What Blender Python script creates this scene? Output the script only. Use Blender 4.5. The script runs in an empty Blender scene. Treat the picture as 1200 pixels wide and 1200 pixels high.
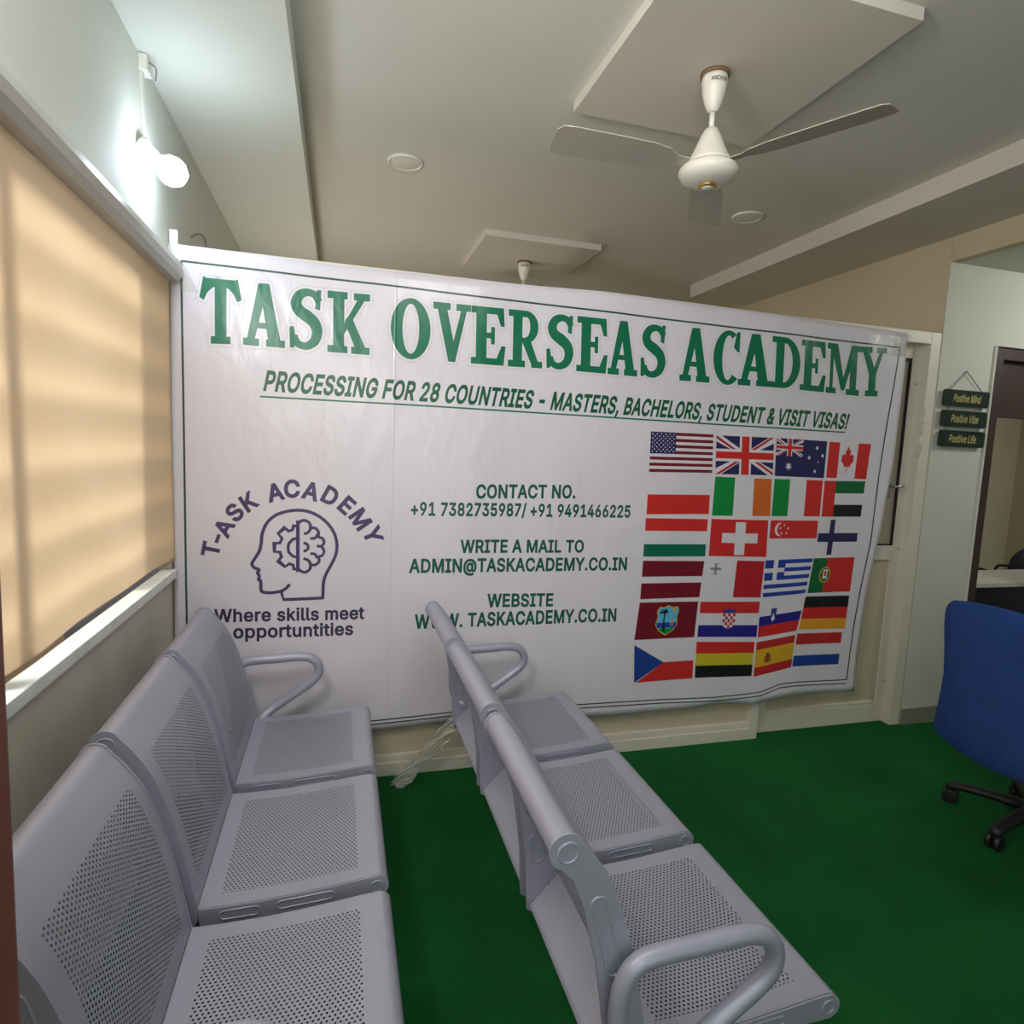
import bpy, bmesh, math, random
from mathutils import Vector, Matrix
from mathutils.geometry import delaunay_2d_cdt
random.seed(7)
scene = bpy.context.scene
COL = scene.collection
PI = math.pi

# ------------------------------------------------------------------ camera
cam_data = bpy.data.cameras.new('camera')
cam = bpy.data.objects.new('camera', cam_data)
COL.objects.link(cam)
cam_data.sensor_width = 36.0
cam_data.lens = 724.3 / 1200.0 * 36.0
cam_data.clip_start = 0.02
right = Vector((0.9627725798, -0.2670452729, 0.0419020488))
down = Vector((0.0120733754, -0.1123766001, -0.9935923376))
fwd = Vector((0.2700429468, 0.9571093574, -0.1049689714))
m = Matrix((right, -down, -fwd)).transposed().to_4x4()
m.translation = Vector((0, 0, 1.55))
cam.matrix_world = m
scene.camera = cam

# ------------------------------------------------------------------ colour helpers and materials
def lin(c):
    return tuple(((x / 255.0) / 12.92 if x / 255.0 <= 0.04045 else ((x / 255.0 + 0.055) / 1.055) ** 2.4) for x in c) + (1.0,)

def mat(name, rgb, rough=0.6, metal=0.0, noise=0.0, nscale=8.0, bump=0.0, bscale=60.0, spec=0.5, coat=0.0):
    mt = bpy.data.materials.new(name)
    mt.use_nodes = True
    nt = mt.node_tree
    b = nt.nodes['Principled BSDF']
    b.inputs['Base Color'].default_value = lin(rgb)
    b.inputs['Roughness'].default_value = rough
    b.inputs['Metallic'].default_value = metal
    b.inputs['Specular IOR Level'].default_value = spec
    b.inputs['Coat Weight'].default_value = coat
    if noise or bump:
        tc = nt.nodes.new('ShaderNodeTexCoord')
    if noise:
        n = nt.nodes.new('ShaderNodeTexNoise')
        n.inputs['Scale'].default_value = nscale
        n.inputs['Detail'].default_value = 5
        nt.links.new(tc.outputs['Object'], n.inputs['Vector'])
        r = nt.nodes.new('ShaderNodeMapRange')
        r.inputs['From Min'].default_value = 0.3
        r.inputs['From Max'].default_value = 0.7
        r.inputs['To Min'].default_value = 1 - noise
        r.inputs['To Max'].default_value = 1 + noise
        nt.links.new(n.outputs['Fac'], r.inputs['Value'])
        hs = nt.nodes.new('ShaderNodeHueSaturation')
        hs.inputs['Color'].default_value = lin(rgb)
        nt.links.new(r.outputs['Result'], hs.inputs['Value'])
        nt.links.new(hs.outputs['Color'], b.inputs['Base Color'])
    if bump:
        n2 = nt.nodes.new('ShaderNodeTexNoise')
        n2.inputs['Scale'].default_value = bscale
        n2.inputs['Detail'].default_value = 4
        nt.links.new(tc.outputs['Object'], n2.inputs['Vector'])
        bp = nt.nodes.new('ShaderNodeBump')
        bp.inputs['Strength'].default_value = bump
        bp.inputs['Distance'].default_value = 0.01
        nt.links.new(n2.outputs['Fac'], bp.inputs['Height'])
        nt.links.new(bp.outputs['Normal'], b.inputs['Normal'])
    return mt

def perforated(name, rgb, u0, u1, v0, v1, pitch=0.0105, radius=0.0025):
    """painted steel sheet with staggered round holes; UV is in metres"""
    mt = mat(name, rgb, 0.36, 0.25, noise=0.03, nscale=5)
    nt = mt.node_tree
    N, L = nt.nodes, nt.links
    bsdf = N['Principled BSDF']
    out = [n for n in N if n.type == 'OUTPUT_MATERIAL'][0]
    uv = N.new('ShaderNodeUVMap')
    sep = N.new('ShaderNodeSeparateXYZ')
    L.new(uv.outputs['UV'], sep.inputs['Vector'])
    def mth(op, a, b=None):
        n = N.new('ShaderNodeMath'); n.operation = op
        for i, v in enumerate((a, b)):
            if v is None: continue
            if isinstance(v, (int, float)): n.inputs[i].default_value = v
            else: L.new(v, n.inputs[i])
        return n.outputs[0]
    u, v = sep.outputs['X'], sep.outputs['Y']
    pv = pitch * 1.732
    def lattice(off):
        dx = mth('MULTIPLY', mth('SUBTRACT', mth('FRACT', mth('ADD', mth('DIVIDE', u, pitch), off + 100)), 0.5), pitch)
        dy = mth('MULTIPLY', mth('SUBTRACT', mth('FRACT', mth('ADD', mth('DIVIDE', v, pv), off + 100)), 0.5), pv)
        d = mth('SQRT', mth('ADD', mth('MULTIPLY', dx, dx), mth('MULTIPLY', dy, dy)))
        return mth('LESS_THAN', d, radius)
    hole = mth('MAXIMUM', lattice(0.0), lattice(0.5))
    box = mth('MULTIPLY', mth('MULTIPLY', mth('GREATER_THAN', u, u0), mth('LESS_THAN', u, u1)),
              mth('MULTIPLY', mth('GREATER_THAN', v, v0), mth('LESS_THAN', v, v1)))
    fac = mth('MULTIPLY', hole, box)
    tr = N.new('ShaderNodeBsdfTransparent')
    mix = N.new('ShaderNodeMixShader')
    L.new(fac, mix.inputs['Fac'])
    L.new(bsdf.outputs['BSDF'], mix.inputs[1])
    L.new(tr.outputs['BSDF'], mix.inputs[2])
    L.new(mix.outputs['Shader'], out.inputs['Surface'])
    return mt

def film_material(name, tint=(235, 235, 225), clear=0.72, rough=0.12):
    mt = bpy.data.materials.new(name)
    mt.use_nodes = True
    nt = mt.node_tree
    nt.nodes.clear()
    out = nt.nodes.new('ShaderNodeOutputMaterial')
    tr = nt.nodes.new('ShaderNodeBsdfTransparent')
    tr.inputs['Color'].default_value = (0.93, 0.93, 0.9, 1)
    pr = nt.nodes.new('ShaderNodeBsdfPrincipled')
    pr.inputs['Base Color'].default_value = lin(tint)
    pr.inputs['Roughness'].default_value = rough
    pr.inputs['Specular IOR Level'].default_value = 1.0
    tc = nt.nodes.new('ShaderNodeTexCoord')
    n2 = nt.nodes.new('ShaderNodeTexNoise')
    n2.inputs['Scale'].default_value = 45
    nt.links.new(tc.outputs['Object'], n2.inputs['Vector'])
    bp = nt.nodes.new('ShaderNodeBump')
    bp.inputs['Strength'].default_value = 0.6
    bp.inputs['Distance'].default_value = 0.01
    nt.links.new(n2.outputs['Fac'], bp.inputs['Height'])
    nt.links.new(bp.outputs['Normal'], pr.inputs['Normal'])
    mx = nt.nodes.new('ShaderNodeMixShader')
    mx.inputs['Fac'].default_value = 1 - clear
    nt.links.new(tr.outputs['BSDF'], mx.inputs[1])
    nt.links.new(pr.outputs['BSDF'], mx.inputs[2])
    nt.links.new(mx.outputs['Shader'], out.inputs['Surface'])
    return mt

def emitter(name, rgb, strength):
    mt = bpy.data.materials.new(name)
    mt.use_nodes = True
    b = mt.node_tree.nodes['Principled BSDF']
    b.inputs['Base Color'].default_value = (0.8, 0.8, 0.8, 1)
    b.inputs['Emission Color'].default_value = lin(rgb)
    b.inputs['Emission Strength'].default_value = strength
    return mt

M = {
 'wall': mat('wall_paint', (214, 216, 206), 0.75, noise=0.02, nscale=3, bump=0.05, bscale=90),
 'wall_cool': mat('wall_paint_cool', (208, 208, 196), 0.7, noise=0.02, nscale=3),
 'wall_beige': mat('wall_paint_beige', (194, 181, 151), 0.8, noise=0.03, nscale=2),
 'ceiling': mat('ceiling_paint', (213, 211, 200), 0.8, noise=0.025, nscale=1.5),
 'panel': mat('ceiling_panel_paint', (214, 208, 196), 0.8, noise=0.02, nscale=2),
 'beam': mat('beam_paint', (206, 198, 188), 0.8, noise=0.02, nscale=2),
 'tile': mat('wall_tile', (214, 206, 188), 0.45, noise=0.10, nscale=3.5),
 'carpet': None,
 'frame': mat('cream_aluminium', (222, 216, 200), 0.42, noise=0.015),
 'frame_white': mat('white_aluminium', (222, 221, 216), 0.4, noise=0.015),
 'board': mat('cream_board', (208, 195, 168), 0.6, noise=0.03, nscale=5),
 'gasket': mat('black_gasket', (24, 24, 24), 0.6, noise=0.05),
 'chrome': mat('brushed_metal', (200, 200, 196), 0.25, 0.9, noise=0.04),
 'sill': mat('sill_aluminium', (236, 238, 236), 0.3, 0.0, noise=0.10, nscale=14),
 'bar': mat('grey_aluminium', (126, 126, 128), 0.45, 0.3, noise=0.03),
 'cassette': mat('cassette_aluminium', (192, 190, 182), 0.42, 0.15, noise=0.03),
 'skirting': mat('grey_skirting', (138, 138, 122), 0.6, noise=0.04),
 'brown_wood': None,
 'dark_wood': mat('dark_brown_wood', (64, 44, 42), 0.45, noise=0.15, nscale=6),
 'steel': mat('lavender_grey_steel', (168, 170, 186), 0.36, 0.2, noise=0.03, nscale=4),
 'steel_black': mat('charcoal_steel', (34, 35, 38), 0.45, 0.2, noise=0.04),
 'steel_dark': mat('dark_grey_steel', (120, 121, 132), 0.4, 0.25, noise=0.03),  # even darker grey of the window grille
 'bolt': mat('zinc_bolt', (150, 150, 155), 0.35, 0.8, noise=0.05),
 'plastic_white': mat('white_plastic', (226, 224, 214), 0.4, noise=0.02),
 'fan_white': mat('fan_enamel', (226, 222, 208), 0.35, noise=0.03, nscale=9),
 'fan_blade': mat('fan_blade_enamel', (176, 170, 156), 0.6, noise=0.04),
 'gold': mat('brass', (196, 160, 80), 0.3, 0.8, noise=0.05),
 'rust': mat('brown_collar', (120, 92, 62), 0.6, noise=0.1),
 'ink': mat('dark_ink', (38, 36, 30), 0.6, noise=0.03),
 'blue_fabric': mat('blue_fabric', (42, 70, 130), 0.9, noise=0.10, nscale=14, bump=0.25, bscale=500, spec=0.2),
 'black_plastic': mat('black_plastic', (26, 26, 27), 0.5, noise=0.06),
 'black_fabric': mat('black_fabric', (30, 31, 40), 0.85, noise=0.08),
 'board_green': mat('dark_green_board', (28, 44, 36), 0.3, noise=0.25, nscale=20),
 'gold_ink': mat('gold_ink', (196, 184, 116), 0.5, noise=0.08),
 'cord': mat('twine', (104, 96, 72), 0.8, noise=0.1),
 'white_top': mat('white_laminate', (226, 222, 210), 0.4, noise=0.02),
 'wire': mat('grey_wire', (110, 112, 110), 0.6, noise=0.05),
 'film': film_material('clear_plastic_film', clear=0.66, rough=0.07),
 'tape': film_material('clear_tape', clear=0.86, rough=0.06),
 'shade_film': film_material('blind_shade_film', (120, 116, 108), clear=0.62, rough=0.6),
 'bulb': emitter('led_light', (220, 238, 255), 50.0),
}

def wood_material():
    mt = mat('reddish_brown_wood', (104, 52, 36), 0.45)
    nt = mt.node_tree
    tc = nt.nodes.new('ShaderNodeTexCoord')
    mp = nt.nodes.new('ShaderNodeMapping')
    mp.inputs['Scale'].default_value = (14, 14, 1.2)
    nz = nt.nodes.new('ShaderNodeTexNoise')
    nz.inputs['Scale'].default_value = 4
    nz.inputs['Detail'].default_value = 8
    cr = nt.nodes.new('ShaderNodeValToRGB')
    cr.color_ramp.elements[0].color = lin((104, 52, 36))
    cr.color_ramp.elements[1].color = lin((146, 80, 56))
    nt.links.new(tc.outputs['Object'], mp.inputs['Vector'])
    nt.links.new(mp.outputs['Vector'], nz.inputs['Vector'])
    nt.links.new(nz.outputs['Fac'], cr.inputs['Fac'])
    nt.links.new(cr.outputs['Color'], nt.nodes['Principled BSDF'].inputs['Base Color'])
    return mt
M['brown_wood'] = wood_material()

def carpet_material():
    mt = mat('green_carpet', (26, 96, 44), 0.95, noise=0.16, nscale=160, bump=0.5, bscale=420, spec=0.1)
    nt = mt.node_tree
    hs = [n for n in nt.nodes if n.type == 'HUE_SAT'][0]
    tc = [n for n in nt.nodes if n.type == 'TEX_COORD'][0]
    nz = nt.nodes.new('ShaderNodeTexNoise')
    nz.inputs['Scale'].default_value = 1.6
    nz.inputs['Detail'].default_value = 4
    cr = nt.nodes.new('ShaderNodeValToRGB')
    cr.color_ramp.elements[0].position = 0.3
    cr.color_ramp.elements[0].color = lin((22, 84, 40))
    cr.color_ramp.elements[1].position = 0.7
    cr.color_ramp.elements[1].color = lin((30, 106, 50))
    nt.links.new(tc.outputs['Object'], nz.inputs['Vector'])
    nt.links.new(nz.outputs['Fac'], cr.inputs['Fac'])
    nt.links.new(cr.outputs['Color'], hs.inputs['Color'])
    return mt
M['carpet'] = carpet_material()

def blind_material():
    mt = bpy.data.materials.new('beige_blind_fabric')
    mt.use_nodes = True
    nt = mt.node_tree
    nt.nodes.clear()
    out = nt.nodes.new('ShaderNodeOutputMaterial')
    tc = nt.nodes.new('ShaderNodeTexCoord')
    nz = nt.nodes.new('ShaderNodeTexNoise')
    nz.inputs['Scale'].default_value = 3.0
    cr = nt.nodes.new('ShaderNodeValToRGB')
    cr.color_ramp.elements[0].color = lin((222, 192, 158))
    cr.color_ramp.elements[1].color = lin((236, 210, 180))
    nt.links.new(tc.outputs['Object'], nz.inputs['Vector'])
    nt.links.new(nz.outputs['Fac'], cr.inputs['Fac'])
    df = nt.nodes.new('ShaderNodeBsdfDiffuse')
    tl = nt.nodes.new('ShaderNodeBsdfTranslucent')
    nt.links.new(cr.outputs['Color'], df.inputs['Color'])
    nt.links.new(cr.outputs['Color'], tl.inputs['Color'])
    mx = nt.nodes.new('ShaderNodeMixShader')
    mx.inputs['Fac'].default_value = 0.46
    nt.links.new(df.outputs['BSDF'], mx.inputs[1])
    nt.links.new(tl.outputs['BSDF'], mx.inputs[2])
    nt.links.new(mx.outputs['Shader'], out.inputs['Surface'])
    return mt
M['blind'] = blind_material()

def vinyl(name, rgb, rough=0.24, bump=0.35):
    """glossy flex-banner vinyl, wrinkled by a shared world-space bump"""
    mt = mat(name, rgb, rough, spec=0.45)
    nt = mt.node_tree
    b = nt.nodes['Principled BSDF']
    tc = nt.nodes.new('ShaderNodeTexCoord')
    mp = nt.nodes.new('ShaderNodeMapping')
    mp.inputs['Scale'].default_value = (1.0, 1.0, 0.55)
    nz = nt.nodes.new('ShaderNodeTexNoise')
    nz.inputs['Scale'].default_value = 2.6
    nz.inputs['Detail'].default_value = 3.0
    nz.inputs['Distortion'].default_value = 0.6
    nz2 = nt.nodes.new('ShaderNodeTexNoise')
    nz2.inputs['Scale'].default_value = 11
    nz2.inputs['Detail'].default_value = 5.0
    nz2.inputs['Distortion'].default_value = 1.5
    nt.links.new(tc.outputs['Object'], mp.inputs['Vector'])
    nt.links.new(mp.outputs['Vector'], nz.inputs['Vector'])
    nt.links.new(mp.outputs['Vector'], nz2.inputs['Vector'])
    ad = nt.nodes.new('ShaderNodeMath')
    ad.operation = 'MULTIPLY_ADD'
    ad.inputs[1].default_value = 0.15
    nt.links.new(nz2.outputs['Fac'], ad.inputs[0])
    nt.links.new(nz.outputs['Fac'], ad.inputs[2])
    # one long vertical fold crease left of the middle
    sp = nt.nodes.new('ShaderNodeSeparateXYZ')
    nt.links.new(tc.outputs['Object'], sp.inputs['Vector'])
    sb = nt.nodes.new('ShaderNodeMath'); sb.operation = 'SUBTRACT'; sb.inputs[1].default_value = -0.975
    nt.links.new(sp.outputs['X'], sb.inputs[0])
    ab = nt.nodes.new('ShaderNodeMath'); ab.operation = 'ABSOLUTE'
    nt.links.new(sb.outputs[0], ab.inputs[0])
    mr = nt.nodes.new('ShaderNodeMapRange'); mr.interpolation_type = 'SMOOTHSTEP'
    mr.inputs['From Min'].default_value = 0.0; mr.inputs['From Max'].default_value = 0.007
    mr.inputs['To Min'].default_value = 0.07; mr.inputs['To Max'].default_value = 0.0
    nt.links.new(ab.outputs[0], mr.inputs['Value'])
    ad2 = nt.nodes.new('ShaderNodeMath'); ad2.operation = 'ADD'
    nt.links.new(ad.outputs[0], ad2.inputs[0]); nt.links.new(mr.outputs['Result'], ad2.inputs[1])
    bp = nt.nodes.new('ShaderNodeBump')
    bp.inputs['Strength'].default_value = bump
    bp.inputs['Distance'].default_value = 0.05
    nt.links.new(ad2.outputs[0], bp.inputs['Height'])
    nt.links.new(bp.outputs['Normal'], b.inputs['Normal'])
    return mt

INK = {'vinyl_white': (226, 221, 228), 'halo_grey': (205, 203, 206), 'banner_green': (18, 112, 82), 'banner_green_dark': (22, 92, 66),
 'text_green': (26, 92, 76), 'border_dark': (44, 74, 66), 'logo_purple': (78, 66, 106), 'motto_dark': (56, 52, 80),
 'flag_red': (208, 50, 48), 'flag_crimson': (186, 38, 50), 'flag_maroon': (120, 28, 44), 'flag_navy': (48, 46, 92), 'flag_green': (20, 140, 66),
 'flag_dark_green': (26, 104, 58), 'flag_teal': (20, 108, 84), 'flag_orange': (214, 108, 48), 'flag_black': (32, 34, 36), 'flag_blue': (44, 66, 158),
 'flag_blue_mid': (38, 70, 150), 'flag_indigo': (46, 40, 136), 'flag_gold': (220, 170, 50), 'flag_gold_orange': (232, 160, 48), 'flag_yellow': (206, 190, 50),
 'flag_brick': (190, 46, 50), 'emblem_grey': (130, 128, 132), 'emblem_sky': (92, 188, 224), 'emblem_blue': (62, 66, 140), 'emblem_dark': (110, 80, 40)}
INKM = {k: vinyl('vinyl_' + k, c, 0.24 if k == 'vinyl_white' else 0.3) for k, c in INK.items()}

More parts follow.
